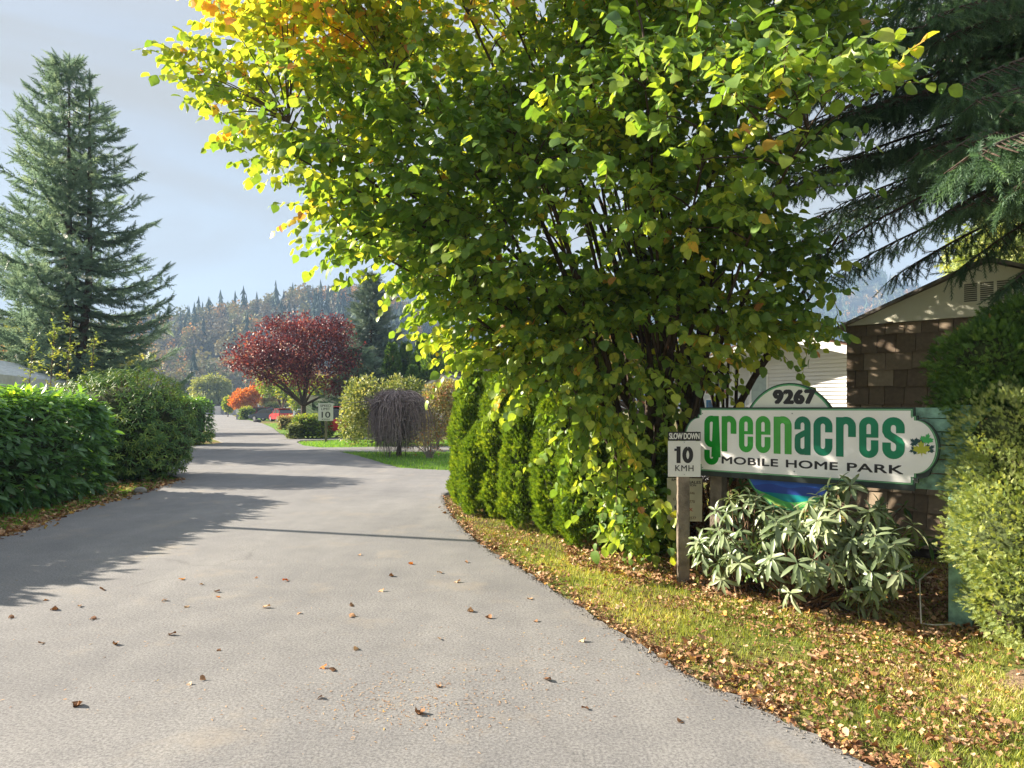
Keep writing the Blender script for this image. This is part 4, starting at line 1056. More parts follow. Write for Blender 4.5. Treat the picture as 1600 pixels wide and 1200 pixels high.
# ------------------------------------------------------------ lettering helpers
def text_mesh(body, bold=0.0, spacing=1.0):
    cu = bpy.data.curves.new('t', 'FONT'); cu.body = body; cu.size = 1; cu.offset = bold; cu.space_character = spacing; cu.resolution_u = 6
    ob = bpy.data.objects.new('t', cu); COL.objects.link(ob)
    dg = bpy.context.evaluated_depsgraph_get(); me = bpy.data.meshes.new_from_object(ob.evaluated_get(dg))
    V = np.array([v.co[:2] for v in me.vertices]); Fc = [tuple(p.vertices) for p in me.polygons]
    bpy.data.objects.remove(ob); bpy.data.curves.remove(cu); bpy.data.meshes.remove(me)
    return V, Fc
def put_text(mb, body, x0, x1, z0, z1, y, mi=0, bold=0.0, spacing=1.0, shear=None):
    V, Fc = text_mesh(body, 0, spacing)
    mn, mx = V.min(0), V.max(0); q = (V - mn) / (mx - mn)
    bx = bold * (z1 - z0); bz = bold * .8 * (z1 - z0); k = 0
    sh = [(0, 0)] if bold <= 0 else [(0, 0), (-1, 0), (1, 0), (-.6, .8), (.6, .8), (-.6, -.8), (.6, -.8)]
    for sx, s2 in sh:
        mb.add([(x0 + bx + (x1 - x0 - 2 * bx) * a + sx * bx, y - k * .0001, z0 + bz + (z1 - z0 - 2 * bz) * b + s2 * bz) for a, b in q], Fc, mi); k += 1
def ribbon(mb, path, w, y, mi):
    p = np.array(path, float); t = np.zeros_like(p); t[1:-1] = unit(unit(p[1:-1] - p[:-2]) + unit(p[2:] - p[1:-1])); t[0] = unit((p[1] - p[0])[None])[0]; t[-1] = unit((p[-1] - p[-2])[None])[0]
    n = np.stack([-t[:, 1], t[:, 0]], -1)
    sg = unit(p[1:] - p[:-1]); c = np.ones(len(p)); c[1:-1] = np.clip(np.abs((t[1:-1] * sg[1:]).sum(-1)), .6, 1)
    o = n * (w / 2 / c)[:, None]
    V = [(a[0], y, a[1]) for a in p + o] + [(a[0], y, a[1]) for a in p - o]; k = len(p)
    mb.add(V, [(i, i + 1, k + i + 1, k + i) for i in range(k - 1)], mi)
def arc(cx, cz, rx, rz, a0, a1, n=12):
    return [(cx + rx * math.cos(R(a0 + (a1 - a0) * i / n)), cz + rz * math.sin(R(a0 + (a1 - a0) * i / n))) for i in range(n + 1)]
def letter(mb, ch, x0, x1, z0, h, y, mi):
    W = x1 - x0; w = W * .385; l = x0 + w / 2; r = x1 - w / 2; cx = (l + r) / 2; ra = (r - l) / 2; top = z0 + h; rz = ra * 1.05
    ct, cb = top - w / 2 - rz, z0 + w / 2 + rz
    y2 = y - .0003; y3 = y - .0006
    if ch == 'e':
        ribbon(mb, [(r, z0 + .50 * h)] + arc(cx, ct, ra, rz, 0, 180) + arc(cx, cb, ra, rz, 180, 360) + [(r, z0 + .435 * h)], w, y, mi)
        ribbon(mb, [(l + w * .3, z0 + .54 * h), (x1, z0 + .54 * h)], .085 * h, y2, mi)
    elif ch == 'c':
        ribbon(mb, [(r, z0 + .60 * h)] + arc(cx, ct, ra, rz, 0, 180) + arc(cx, cb, ra, rz, 180, 360) + [(r, z0 + .44 * h)], w, y, mi)
    elif ch in 'rn':
        ribbon(mb, [(l, z0), (l, top - .012 * h)], w, y, mi)
        ribbon(mb, arc(cx, ct, ra, rz, 165, 0) + [(r, z0 + (.50 * h if ch == 'r' else 0))], w, y2, mi)
    elif ch == 'g':
        ribbon(mb, [(r, top - .01 * h), (r, z0 - .40 * h + w / 2 + rz)] + arc(cx, z0 - .40 * h + w / 2 + rz, ra, rz, 0, -180) + [(l, z0 + .02 * h)], w, y, mi)
        ribbon(mb, arc(cx, ct, ra, rz, 15, 180) + arc(cx, z0 + .10 * h + w / 2 + rz, ra, rz, 180, 345), w, y2, mi)
    elif ch == 'a':
        ribbon(mb, [(l, z0 + .66 * h)] + arc(cx, ct, ra, rz, 180, 0) + [(r, z0), ], w, y, mi)
        ribbon(mb, [(r, z0 + .60 * h), (cx, z0 + .54 * h), (l + .1 * ra, z0 + .47 * h), (l, z0 + .40 * h)] + arc(cx, cb, ra, rz, 180, 330), w * .96, y2, mi)
    elif ch == 's':
        ribbon(mb, [(r, z0 + .62 * h)] + arc(cx, ct, ra, rz, 0, 180) + [(l, z0 + .66 * h), (l + .25 * ra, z0 + .58 * h), (r - .25 * ra, z0 + .43 * h), (r, z0 + .35 * h)] + arc(cx, cb, ra, rz, 0, -180) + [(l, z0 + .39 * h)], w, y, mi)

# ------------------------------------------------------------ entrance sign
S0 = (1.82, 6.48); DX, DY = .733, -.68
def su(px):
    k = (px - CX) / F; return (S0[0] - k * S0[1]) / (DY * k - DX)
def sz(px, py):
    return CH - (py - HY) / F * (S0[1] + DY * su(px))
ANG = math.atan2(DY, DX)
sign = empty('entrance_sign', (S0[0], S0[1], 0), ANG, 'large white and green mobile home park entrance sign with shaped ends on weathered green boards', 'sign')
U1 = su(1425); ZT, ZB = 1.577, 1.020; ZC = (ZT + ZB) / 2
def outline(i, low=0.0):
    """white face when i=0; grows outward by i metres"""
    hh = (ZT - ZB) / 2
    a = [(U1 + i, hh + i), (U1 + i, hh - .048 + i * .4), (U1 + .022 + i, hh - .048 + i * .4), (U1 + .022 + i, hh - .075 + i * .2)]
    a += [(U1 + .022 + i + (.145) * math.cos(R(t)) - .0, (hh - .075 + i * .2) * math.sin(R(t))) for t in np.linspace(80, 0, 12)]
    right = a + [(p[0], -p[1]) for p in a[::-1][1:]]
    left = [(U1 - p[0], -p[1]) for p in right]
    return [(p[0], ZC + p[1] - (low if p[1] < -.17 else 0)) for p in right + left][::-1]
M['sign_dark'] = plain('dark_edge', (.035, .045, .042), .6, .3, 0, .25, 12)
mainb = MB().prism_xz(outline(.026, .035), -.035, -.005).build('main_board', M['sign_dark'], sign)  # dark back board, set lower along its bottom edge
lay = MB()
for k, (i, mi) in enumerate(((.019, 0), (.011, 1), (.005, 0), (.002, 1))):
    lay.prism_xz(outline(i), -.0365 - k * .0015, -.034 - k * .0005, mi)
lay.build('border', [M['dark_green'], plain('pale_green_line', (.25, .55, .30), .5), ], mainb)
MB().prism_xz(outline(0), -.0435, -.038).build('face', plain('sign_face', (.84, .83, .81), .45, .4, 0, .11, 2.2), mainb)
gm = [plain('green_vinyl', c, .4, .4) for c in ((.0, .26, .015), (.03, .33, .03), (.035, .35, .04), (.05, .36, .05), (.065, .37, .055), (.005, .16, .085), (.0, .17, .09), (.0, .18, .09), (.0, .19, .09), (.0, .20, .09))]
lt = MB()
for i, (ch, a, b_) in enumerate((('g', 1104, 1126.5), ('r', 1131, 1154), ('e', 1158, 1180), ('e', 1184, 1207), ('n', 1212, 1240), ('a', 1244.5, 1269.5), ('c', 1274, 1303.5), ('r', 1309, 1340), ('e', 1345, 1375), ('s', 1381, 1416))):
    letter(lt, ch, su(a), su(b_), 1.198, .328, -.0455, i)
lt.build('wordmark', gm, mainb)
for wd, a, b_ in (('MOBILE', 1131, 1219), ('HOME', 1231, 1312), ('PARK', 1326, 1414)):
    lt = MB(); put_text(lt, wd, su(a), su(b_), 1.083, 1.152, -.0455, 0, .045, 1.05); lt.build('lettering', M['black'], mainb)
def maple(cx, cz, s, rot=0):
    pts = [(0, -.75), (.06, -.35), (.42, -.48), (.36, -.28), (.8, -.05), (.66, .08), (.76, .36), (.5, .3), (.42, .44), (.22, .26), (.26, .72), (.12, .64), (0, .95)]
    pts = pts + [(-x, z) for x, z in pts[::-1][1:-1]]
    c, sn = math.cos(rot), math.sin(rot)
    return [(cx + s * (x * c - z * sn), cz + s * (x * sn + z * c)) for x, z in pts]
em = MB()
def leafp(px, py, s, rot, mi, y):
    poly = maple(su(px), sz(px, py), s * 1.35, rot); tri = tessellate_polygon([[Vector((p[0], p[1], 0)) for p in poly]])
    em.add([(p[0], y, p[1]) for p in poly], [tuple(t) for t in tri], mi)
leafp(1432, 691, .035, .9, 0, -.0450); leafp(1431, 703, .032, 1.9, 0, -.0452); leafp(1443, 689, .03, .2, 0, -.0454); leafp(1454, 701, .036, -.9, 0, -.0456)
leafp(1450, 687, .043, -.25, 1, -.0460); leafp(1442, 702, .056, .05, 2, -.0466)
leafp(1093.5, 679, .028, .3, 0, -.0452); leafp(1094, 690, .028, 2.2, 3, -.0455)
em.build('leaf_emblem', [plain('teal_vinyl', (.01, .055, .06), .4), plain('light_green_vinyl', (.05, .40, .10), .4), plain('olive_vinyl', (.40, .42, .03), .4), plain('olive_dark_vinyl', (.12, .16, .03), .4)], mainb)
bm_ = MB()
for px, py in ((1241, 646), (1244, 736), (1427, 652), (1429, 748), (1101, 646), (1101, 730)):
    u_, z_ = su(px), sz(px, py); bm_.tube([(u_, -.0435, z_), (u_, -.048, z_)], .006, 8)
bm_.build('bolts', M['grey_metal'], mainb)
# round board behind
EC, EZ, EA, EB = .80, 1.258, .45, .558
rb = MB().prism_xz([(EC + EA * math.cos(R(t)), EZ + EB * math.sin(R(t))) for t in range(0, 360, 6)], .0, .03).build('round_board', M['dark_green'], sign)
MB().prism_xz([(EC + (EA - .012) * math.cos(R(t)), EZ + (EB - .012) * math.sin(R(t))) for t in range(0, 360, 6)], -.002, .001).build('rim', plain('rim_green', (.10, .38, .16), .45), rb)
MB().prism_xz([(EC + (EA - .024) * math.cos(R(t)), EZ + (EB - .024) * math.sin(R(t))) for t in range(0, 360, 6)], -.0035, -.0015).build('face', plain('round_face', (.74, .77, .68), .45, .4, 0, .05), rb)
nb = MB(); put_text(nb, '9267', su(1207.5), su(1275.5), sz(1240, 632), sz(1240, 608), -.005, 0, .105, 1.1); nb.build('numerals', M['black'], rb)
ls = MB(); us = np.linspace(EC - EA + .026, EC + EA - .026, 60)
def band(fn, mi, y):
    for a, b_ in zip(us[:-1], us[1:]):
        q = []
        for u_ in (a, b_):
            e = (EB - .026) * math.sqrt(max(0, 1 - ((u_ - EC) / (EA - .024)) ** 2)); lo = EZ - e; hi = max(lo, min(fn(u_), EZ + e)); q.append((lo, hi))
        ls.add([(a, y, q[0][0]), (b_, y, q[1][0]), (b_, y, q[1][1]), (a, y, q[0][1])], [(0, 1, 2, 3)], mi)
band(lambda u: 1.10, 0, -.0042)
band(lambda u: .968 + .012 * math.sin(u * 24) + .006 * math.sin(u * 47), 1, -.0048)
band(lambda u: .915 + .012 * math.sin(u * 19 + 2), 2, -.0054)
band(lambda u: .855 - .02 * (u - .4), 3, -.0060)
band(lambda u: .90 - .34 * (u - .42) + 1.1 * max(0, u - .75) ** 1.6, 4, -.0066)
band(lambda u: .86 - .34 * (u - .42) + .5 * max(0, u - .8) ** 1.5, 5, -.0072)
band(lambda u: .80 - .26 * (u - .5), 6, -.0078)
ls.build('landscape', [plain('paint', c, .4) for c in ((.01, .22, .62), (.015, .09, .42), (.015, .05, .27), (.0, .20, .22), (.10, .45, .10), (.28, .52, .14), (.62, .50, .08))], rb)
M['green_wood'] = plain('weathered_green_wood', (.24, .42, .33), .75, .3, 0, .5, 14, .5, 50)
rl = MB()
for i, (z0, z1) in enumerate(((1.52, 1.60), (1.42, 1.515), (1.32, 1.41), (1.21, 1.31), (1.10, 1.20), (.97, 1.09))):
    rl.box(-.05 + .01 * (i % 2), 2.32 + .015 * (i % 3), .045, .075, z0, z1)
rl.build('backing_boards', M['green_wood'], sign, bevel=.004)
MB().box(1.99, 2.14, -.02, .043, -.05, .965).build('post', M['green_wood'], sign, bevel=.006)
MB().box(.02, .14, .08, .20, -.05, 1.5).build('post', M['post_wood'], sign, bevel=.006)
MB().box(2.02, 2.12, .08, .20, -.05, 1.62).build('post', M['green_wood'], sign, bevel=.006)

# slow down sign on its own post
xs, ys = (1069.0 - CX) / F * 6.3, 6.3
sd_ = empty('speed_sign', (xs, ys, 0), R(-6), 'white SLOW DOWN 10 KMH sign on a grey wooden post left of the entrance sign', 'sign')
s_ = 6.3 / F
m = MB(); m.box(-.058, .052, .0, .09, -.05, 1.27); m.build('post', M['post_wood'], sd_, bevel=.008)
hw = 25 * s_; zt = CH - (689 - HY) * s_; zb = CH - (745 - HY) * s_
pn = MB().box(-hw, hw, -.008, -.003, zb, zt).build('panel', M['metal_white'], sd_, bevel=.002)
t_ = MB(); one = lambda x, z, h, y: (ribbon(t_, [(x + .026, z), (x + .026, z + h)], .036, y, 0), ribbon(t_, [(x - .012, z + h * .80), (x + .016, z + h * .80)], .022, y - .0002, 0))
one(-.078, zb + .127, .153, -.0105); ribbon(t_, arc(.031, zb + .2035, .031, .0585, 90, 449, 28), .036, -.0105, 0); put_text(t_, 'KMH', -.082, .083, zb + .053, zb + .108, -.0105, 0, .012, 1.1)
t_.build('lettering', M['black'], pn)
MB().tube([(.0, -.0105, zb + .022), (0, -.013, zb + .022)], .005).tube([(0, -.0105, zt - .012), (0, -.013, zt - .012)], .005).build('bolts', M['grey_metal'], pn)
tp = MB().box(-hw + .001, hw - .001, -.0085, -.0035, zt + .003, zt + .085).build('top_panel', M['black'], sd_)
t_ = MB(); put_text(t_, 'SLOW DOWN', -hw + .010, hw - .010, zt + .017, zt + .074, -.0105, 0, .035, .95); t_.build('lettering', M['metal_white'], tp)
# notice board behind the post
xs, ys = (1069.0 - CX) / F * 6.9, 6.9; s_ = 6.9 / F
nt_ = empty('notice_board', (xs, ys, 0), R(-12), 'small cream notice board half hidden behind the speed sign post', 'sign')
pn = MB().box(-26 * s_, 27 * s_, -.006, 0, CH - (814 - HY) * s_, CH - (747 - HY) * s_).build('panel', plain('cream_panel', (.66, .62, .47), .5, .3, 0, .12, 6), nt_)
t_ = MB()
def nt_text(w_, a, b_, c, d_, mi): put_text(t_, w_, (a - 1069) * s_, (b_ - 1069) * s_, CH - (d_ - HY) * s_, CH - (c - HY) * s_, -.0075, mi, .03)
nt_text('SALES', 1076, 1094, 751, 755.5, 0); nt_text('TION', 1075, 1087, 756, 759.5, 0); nt_text('9446', 1075, 1085, 768, 772, 2); nt_text('1770', 1075, 1085, 781, 785.5, 2)
nt_text('X', 1076, 1082, 793, 798.5, 1); nt_text('2577', 1076, 1087, 806.5, 811, 2); nt_text('RM', 1050, 1057, 748, 752, 0); nt_text('CO', 1052, 1059, 778, 782, 2)
t_.prism_xz([((x - 1057) * s_ - 12 * s_, CH - (y - HY) * s_) for x, y in ((1054, 790), (1059.5, 790), (1059.5, 794), (1057, 797.5), (1054, 794))], -.0075, -.006, 3)
t_.build('lettering', [M['black'], plain('red_print', (.5, .04, .03), .5), plain('brown_print', (.22, .15, .09), .5), plain('grey_print', (.12, .13, .16), .5)], pn)
MB().box(-.045, .045, .004, .07, -.05, 1.0).build('post', M['post_wood'], nt_, bevel=.005)
# bent wire edging
wr = MB(); q = [P(1437, 906, 5.15), P(1439, 966, 5.0), P(1487, 963, 4.95)]; q[1][2] = .02; q[2][2] = .03
wr.tube([P(1460, 888, 5.4), q[0], q[1], (q[1] + q[2]) / 2 + np.array([0, .02, -.015]), q[2]], .006, 6)
tag(wr.build('wire_edging', M['wire'], smooth=True), 'bent pale garden wire standing in the leaves beside the green post foot', 'wire')

# ------------------------------------------------------------ shingled shed
C0 = (3.84, 7.8)
shed = empty('shed', (C0[0], C0[1], 0), ANG, 'brown shingle shed with a pale olive gable behind the entrance sign', 'shed')
SW, SE_, SA = 2.66, 2.53, 3.08; SC_ = SW / 2
MB().box(0, SW, .02, 3.0, 0, SE_ - .004).build('wall', plain('shed_sheathing', (.05, .04, .03), .9), shed)
M['shingle'] = leafy('cedar_shingle', [(0, (.09, .068, .048)), (.5, (.135, .105, .075)), (1, (.20, .16, .115))], .8, .25, 0)
gr = []
z = .10; row = 0
V, Fc, Tn = [], [], []
while z < SE_ - .02:
    x = -.01 - rng.random() * .1; top = min(z + .225, SE_ - .005)
    while x < SW:
        w = rng.choice([.13, .16, .19, .22, .26]); a = max(x, -.012); b_ = min(x + w - .006, SW + .012)
        if b_ - a > .03:
            dz = rng.normal() * .004; y0 = -.020 - rng.random() * .004; k = len(V)
            V += [(a, y0, z + dz), (b_, y0, z + dz), (b_, -.002, top), (a, -.002, top), (a, .02, z + dz), (b_, .02, z + dz), (b_, .02, top), (a, .02, top)]
            Fc += [(k, k + 1, k + 2, k + 3), (k, k + 4, k + 5, k + 1), (k, k + 3, k + 7, k + 4), (k + 1, k + 5, k + 6, k + 2)]
            Tn += [np.clip(.5 + rng.normal() * .28, 0, 1)] * 8
        x += w
    z += .192; row += 1
sh = np_mesh('shingles', [(np.array(V), np.array(Fc), np.array(Tn), 0)], [M['shingle']], shed, False, True)
gb = MB().prism_xz([(-.02, SE_), (SW + .02, SE_), (SC_, SA - .02)], -.045, .02).build('gable', M['gable'], shed)
vt = MB(); v0 = su(0) * 0 + 1.12
fr = MB(); fr.box(v0 - .02, v0 + .42, -.052, -.044, 2.66, 2.68).box(v0 - .02, v0 + .42, -.052, -.044, 2.87, 2.89)
for i in range(4): fr.box(v0 - .02 + i * .1383, v0 + .005 + i * .1383, -.0525, -.0435, 2.68, 2.87)
ve = fr.build('vent', M['gable'], gb)
for i in range(3): 
    a = v0 + .006 + i * .1383
    for j in range(9): vt.add([(a, -.046, 2.683 + j * .0208), (a + .112, -.046, 2.683 + j * .0208), (a + .112, -.0505, 2.697 + j * .0208), (a, -.0505, 2.697 + j * .0208)], [(0, 1, 2, 3)])
vt.build('louvre', plain('vent_grey', (.16, .16, .13), .6), ve)
rf = MB()
for sgn in (-1, 1):
    sl = (SA - SE_) / SC_; e = SC_ + .10
    rf.prism_xz([(SC_, SA), (SC_ + sgn * e, SA - sl * e), (SC_ + sgn * e, SA - sl * e + .035), (SC_, SA + .035)], -.11, 3.1)
rf.build('roof', plain('shed_roof_edge', (.22, .20, .18), .8, .2, 0, .4, 8), shed)
# cable to the shed
cb = MB(); a = P(1395, 503, 7.3); b_ = P(1255, 492, 12.); cb.tube([tuple(bez(a, (a + b_) / 2 + np.array([0, 0, -.12]), b_, 12)[i]) for i in range(12)], .007, 5)
tag(cb.build('overhead_cable', M['black_cable'], smooth=True), 'black cable running from the shed gable towards the white house', 'cable')
cb = MB(); a = P(1700, 372, 14); b_ = P(1440, 392, 22); cb.tube([tuple(p) for p in bez(a, (a + b_) / 2 + np.array([0, 0, -.2]), b_, 12)], .012, 5)
tag(cb.build('power_line', M['black_cable'], smooth=True), 'thin power line crossing the sky behind the right spruce', 'cable')

# ------------------------------------------------------------ white house behind
HX, HYY = 6.76, 18.0; hdx, hdy = .694, -.72
wh = empty('mobile_home', (HX, HYY, 0), math.atan2(hdy, hdx), 'white sided mobile home with a brown roof behind the hazel stems', 'house')
AU, HALF, AZ, SL = .67, 2.9, 3.27, .28
eave = AZ - HALF * SL
MB().prism_xz([(AU - HALF, 0), (AU + HALF, 0), (AU + HALF, eave), (AU, AZ), (AU - HALF, eave)], .02, 11).build('wall', M['siding'], wh)
sd2 = MB(); z = .35
while z < AZ - .05:
    z2 = z + .098; hw0 = min(HALF, (AZ - z) / SL); hw1 = min(HALF, max(0.02, (AZ - z2) / SL))
    sd2.add([(AU - hw0, -.024, z), (AU + hw0, -.024, z), (AU + hw1, .016, z2 + .004), (AU - hw1, .016, z2 + .004), (AU - hw0, .018, z), (AU + hw0, .018, z)], [(0, 1, 2, 3), (0, 4, 5, 1)]); z = z2
sd2.build('siding', M['siding'], wh)
r_ = MB()
for sgn in (-1, 1):
    e = HALF + .35; r_.prism_xz([(AU, AZ + .03), (AU + sgn * e, AZ + .03 - SL * e), (AU + sgn * e, AZ + .06 - SL * e), (AU, AZ + .06)], -.9, 11.2)
r_.build('soffit', M['white_paint'], wh)
f_ = MB()
for sgn in (-1, 1):
    e = HALF + .40; f_.prism_xz([(AU, AZ + .02), (AU + sgn * e, AZ + .02 - SL * e), (AU + sgn * e, AZ + .24 - SL * e), (AU, AZ + .24)], -.935, -.902)
f_.build('fascia', M['white_paint'], wh)
r2 = MB()
for sgn in (-1, 1):
    e = HALF + .44; n_ = 14
    for i in range(n_):
        a, b_ = e * i / n_, e * (i + 1.08) / n_
        zA, zB = AZ + .245 - SL * a, AZ + .262 - SL * b_
        r2.prism_xz([(AU + sgn * a, zA), (AU + sgn * b_, zB), (AU + sgn * b_, zB - .02), (AU + sgn * a, zA - .02)], -.95 - .002 * i, 11.25)
r2.build('roof', M['roof_brown'], wh)
wf = MB().box(-.50, .0, -.03, .0, 1.05, 2.50).build('window', M['white_paint'], wh)
MB().box(-.455, -.045, -.036, -.031, 1.10, 2.45).build('pane', plain('reflection_glass', (.30, .38, .36), .15, .6), wf)  # pale colour stands in for a reflection in the pane
MB().box(-.53, -.505, -.034, -.004, .35, 2.7).box(-1.02, -.96, -.05, -.008, .35, 2.7).build('trim', M['white_paint'], wh)
# porch wall decorations left of the window
hm = Matrix.Translation((HX, HYY, 0)) @ Matrix.Rotation(math.atan2(hdy, hdx), 4, 'Z')
def wall_item(name, lab, cat, parts_, x0, x1, z0, z1):
    c = hm @ Vector(((x0 + x1) / 2, -.03, 0)); r = empty(name, c, math.atan2(hdy, hdx), lab, cat); w2 = (x1 - x0) / 2
    MB().box(-w2, w2, 0, .02, z0, z1).build('board', M['white_paint'], r)
    m = MB()
    for (a, b_, c_, d_, mi) in parts_: m.box(-w2 + a * 2 * w2, -w2 + b_ * 2 * w2, -.004, -.001, z0 + c_ * (z1 - z0), z0 + d_ * (z1 - z0), mi)
    m.build('painted_bands', [plain('red_paint', (.32, .12, .10), .5), plain('blue_paint', (.05, .18, .35), .4), plain('grey_blue_paint', (.25, .32, .42), .4)], r)
wall_item('wall_board', 'white board with faded red bands hung on the white house wall behind the stems', 'wall board', [(.05, .95, .75, .88, 0), (.05, .95, .1, .28, 0)], -1.86, -.95, 1.95, 2.45)
wall_item('wall_picture', 'small blue picture panel low on the white house wall behind the stems', 'picture', [(.06, .94, .1, .9, 1), (.2, .8, .25, .75, 2)], -1.83, -1.45, 1.5, 1.85)
wall_item('wall_plate', 'small grey-blue plate with a dark ornament beside the white house window', 'ornament', [(.06, .94, .1, .9, 2), (.35, .6, .25, .75, 1)], -.9, -.62, 1.58, 1.9)

# ------------------------------------------------------------ trees and shrubs farther away
def broadleaf(name, label, cat, base, spec, n, T, size, mat, limbs=10, tr=.12, shell=.35, clump=(1.2, -.25, .8), seed=0, group=None, down=0.0, bark='bark'):
    bl = blobs_px(spec); c_, o_ = in_blobs(bl, n, shell, clump, seed)
    r = empty(name, base, 0, label, cat, group)
    dd = o_ + rnd(n) * .8 - np.array([0, 0, down]); tn = np.clip(.5 + .3 * nz(c_, 1.0, seed + 2) + rng.normal(size=n) * .22, 0, 1)
    np_mesh('crown', [(*scatter(T, c_, frames(dd, rnd(n) + np.array([0, 0, .8])), size * rng.uniform(.7, 1.4, n), tn), 0)], [M[mat]], r, False)
    paths, rad = [], []
    b = np.array(base, float); ctr = np.mean([q[0] for q in bl], 0); fork = b * .66 + np.array([ctr[0], ctr[1], ctr[2]]) * .34; fork[:2] = b[:2]
    paths.append(np.array([b - [0, 0, .1], (b + fork) / 2 + [.03, 0, 0], fork])); rad.append([tr, tr * .85, tr * .75])
    for i in range(limbs):
        q = bl[i % len(bl)]; e = q[0] + rng.normal(size=3) * q[1] * .4
        paths.append(bez(fork, fork * .5 + e * .5 + np.array([0, 0, .12 * (e[2] - fork[2])]), e, 8)); rad.append(np.linspace(tr * .5, tr * .08, 8))
        for _ in range(3):
            s = paths[-1][rng.integers(3, 7)] if len(paths[-1]) == 8 else e; e2 = q[0] + rng.normal(size=3) * q[1] * .6
            paths.append(bez(s, (s + e2) / 2, e2, 5)[:5]); rad.append(np.linspace(tr * .16, tr * .05, 5)); paths[-1], paths[-2] = paths[-2], paths[-1]; rad[-1], rad[-2] = rad[-2], rad[-1]
    tv = tubes(paths, rad, 6); np_mesh('trunk', [(*tv, None, 0)], [M[bark]], r)
    return r
def gbase(px, Y): return ((px - CX) / F * Y, Y, 0)
broadleaf('plum_tree', 'spreading dark red-purple plum tree beside the far road', 'tree', gbase(474, 45),
          [(455, 545, 45, 80, 38, 3.2), (395, 553, 44, 46, 34, 1.8), (520, 540, 45, 45, 42, 2.6), (480, 512, 45, 75, 24, 2.4), (415, 590, 44, 36, 14, 1.3), (530, 600, 45, 32, 24, 1.8), (440, 570, 45, 60, 30, 2), (480, 585, 45, 60, 28, 2.2), (372, 568, 44, 24, 16, 1), (545, 575, 45, 26, 30, 1.5), (430, 505, 45, 26, 14, 1), (525, 505, 45, 26, 14, 1)],
          19000, T_small, .15, 'plum', 9, .22, .2, (1.5, .05, .7), 5)
for i, (px, Yd, rx, top, lab) in enumerate(((612, 47, .62, 540, 'dark columnar cedar nearest the blue spruce'), (634, 48, .62, 538, 'dark columnar cedar second from the blue spruce'), (645, 45.5, .5, 575, 'short dark cedar between the tall columnar ones'), (658, 47, .5, 530, 'slim brownish columnar cedar in the dark row'), (677, 46, .75, 529, 'broadest columnar cedar at the right end of the dark row'))):
    x_, y_, _ = gbase(px, Yd); H_ = CH + (HY - top) / F * Yd
    frond_column('columnar_cedar', lab, x_, y_, rx, rx, H_, 1500, T_frond4, .3, 'frond_dark', 'columnar cedars beyond the shrubs', .6, i, .9, .1)
broadleaf('variegated_shrub', 'large rounded cream-green variegated shrub behind the dead weeping shrub', 'shrub', gbase(590, 29.5),
          [(572, 645, 29.5, 40, 48, 1.1), (605, 632, 29.8, 55, 40, 1.3), (640, 625, 30, 38, 34, 1.1), (560, 620, 29.8, 26, 30, .8), (575, 597, 30, 14, 14, .3), (620, 598, 30, 12, 14, .3), (642, 600, 30, 12, 14, .3), (555, 603, 30, 9, 14, .25), (550, 665, 29, 22, 30, .6)], 13000, T_small, .115, 'variegated', 12, .08, .5, (2.0, -.1, .8), 6)
for px_, py_ in ((575, 583), (550, 590), (636, 588), (652, 597)): pass
broadleaf('mottled_shrub', 'reddish and green mottled shrub right of the dead weeping shrub', 'shrub', gbase(683, 26), [(682, 645, 26, 30, 46, .8), (700, 620, 26.5, 24, 28, .7), (664, 668, 25.6, 20, 30, .5)], 6500, T_small, .10, 'reddish', 10, .06, .6, None, 7)
# dead weeping shrub
b = gbase(623, 22.8); r = empty('weeping_shrub', b, 0, 'dead grey-brown weeping shrub with hanging twigs on the lawn island', 'shrub')
paths, rad = [], []
topc = np.array([b[0] - .05, b[1], 2.0])
for i in range(1500):
    a = rng.random() * 6.283; rr = math.sqrt(rng.random()) * rng.uniform(.7, 1.08) * (1 + .14 * math.sin(a * 3 + 1) + .08 * math.sin(a * 7)); s = topc + np.array([math.cos(a) * rr * .5, math.sin(a) * rr * .5, .12 * rng.random()])
    e = topc + np.array([math.cos(a) * rr * .95, math.sin(a) * rr * .95, -.35 - rng.random() ** .6 * (1.62 - .3 * rr)]) + rng.normal(size=3) * .07
    k = topc + np.array([math.cos(a) * rr * 1.1, math.sin(a) * rr * 1.1, .1 - .38 * rr * rr]); p_ = bez(s, k, e, 7) + np.cumsum(rng.normal(size=(7, 3)) * .042, 0); paths.append(p_); rad.append(np.linspace(.011, .005, 7))
for i in range(1000):
    a = rng.random() * 6.283; dz_ = rng.random() ** 1.4; q_ = math.sqrt(rng.random()) * (.95 - .25 * dz_); s = topc + np.array([math.cos(a) * q_, math.sin(a) * q_, .1 - .3 * q_ * q_ - 1.5 * dz_]); paths.append(bez(s, s + rng.normal(size=3) * [.2, .2, .12], s + rng.normal(size=3) * [.3, .3, .18], 6)); rad.append(np.linspace(.012, .005, 6))
for i in range(14):
    a = i * 2.4; paths.append(bez(np.array([b[0], b[1], .9]), np.array([b[0] + .2 * math.cos(a), b[1] + .2 * math.sin(a), 1.9]), topc + np.array([.6 * math.cos(a), .6 * math.sin(a), .03]), 7)); rad.append(np.linspace(.04, .012, 7))
tv = tubes(paths, rad, 4); np_mesh('branches', [(*tv, np.repeat(rng.random(len(tv[0]) // 4 + 1), 4)[:len(tv[0])], 0)], [M['dead']], r)
m = MB(); m.tube([(0, 0, -.05), (.03, 0, .5), (-.02, 0, 1.0), (0, 0, 1.8)], [.10, .075, .07, .04], 9); m.build('trunk', M['bark'], r)
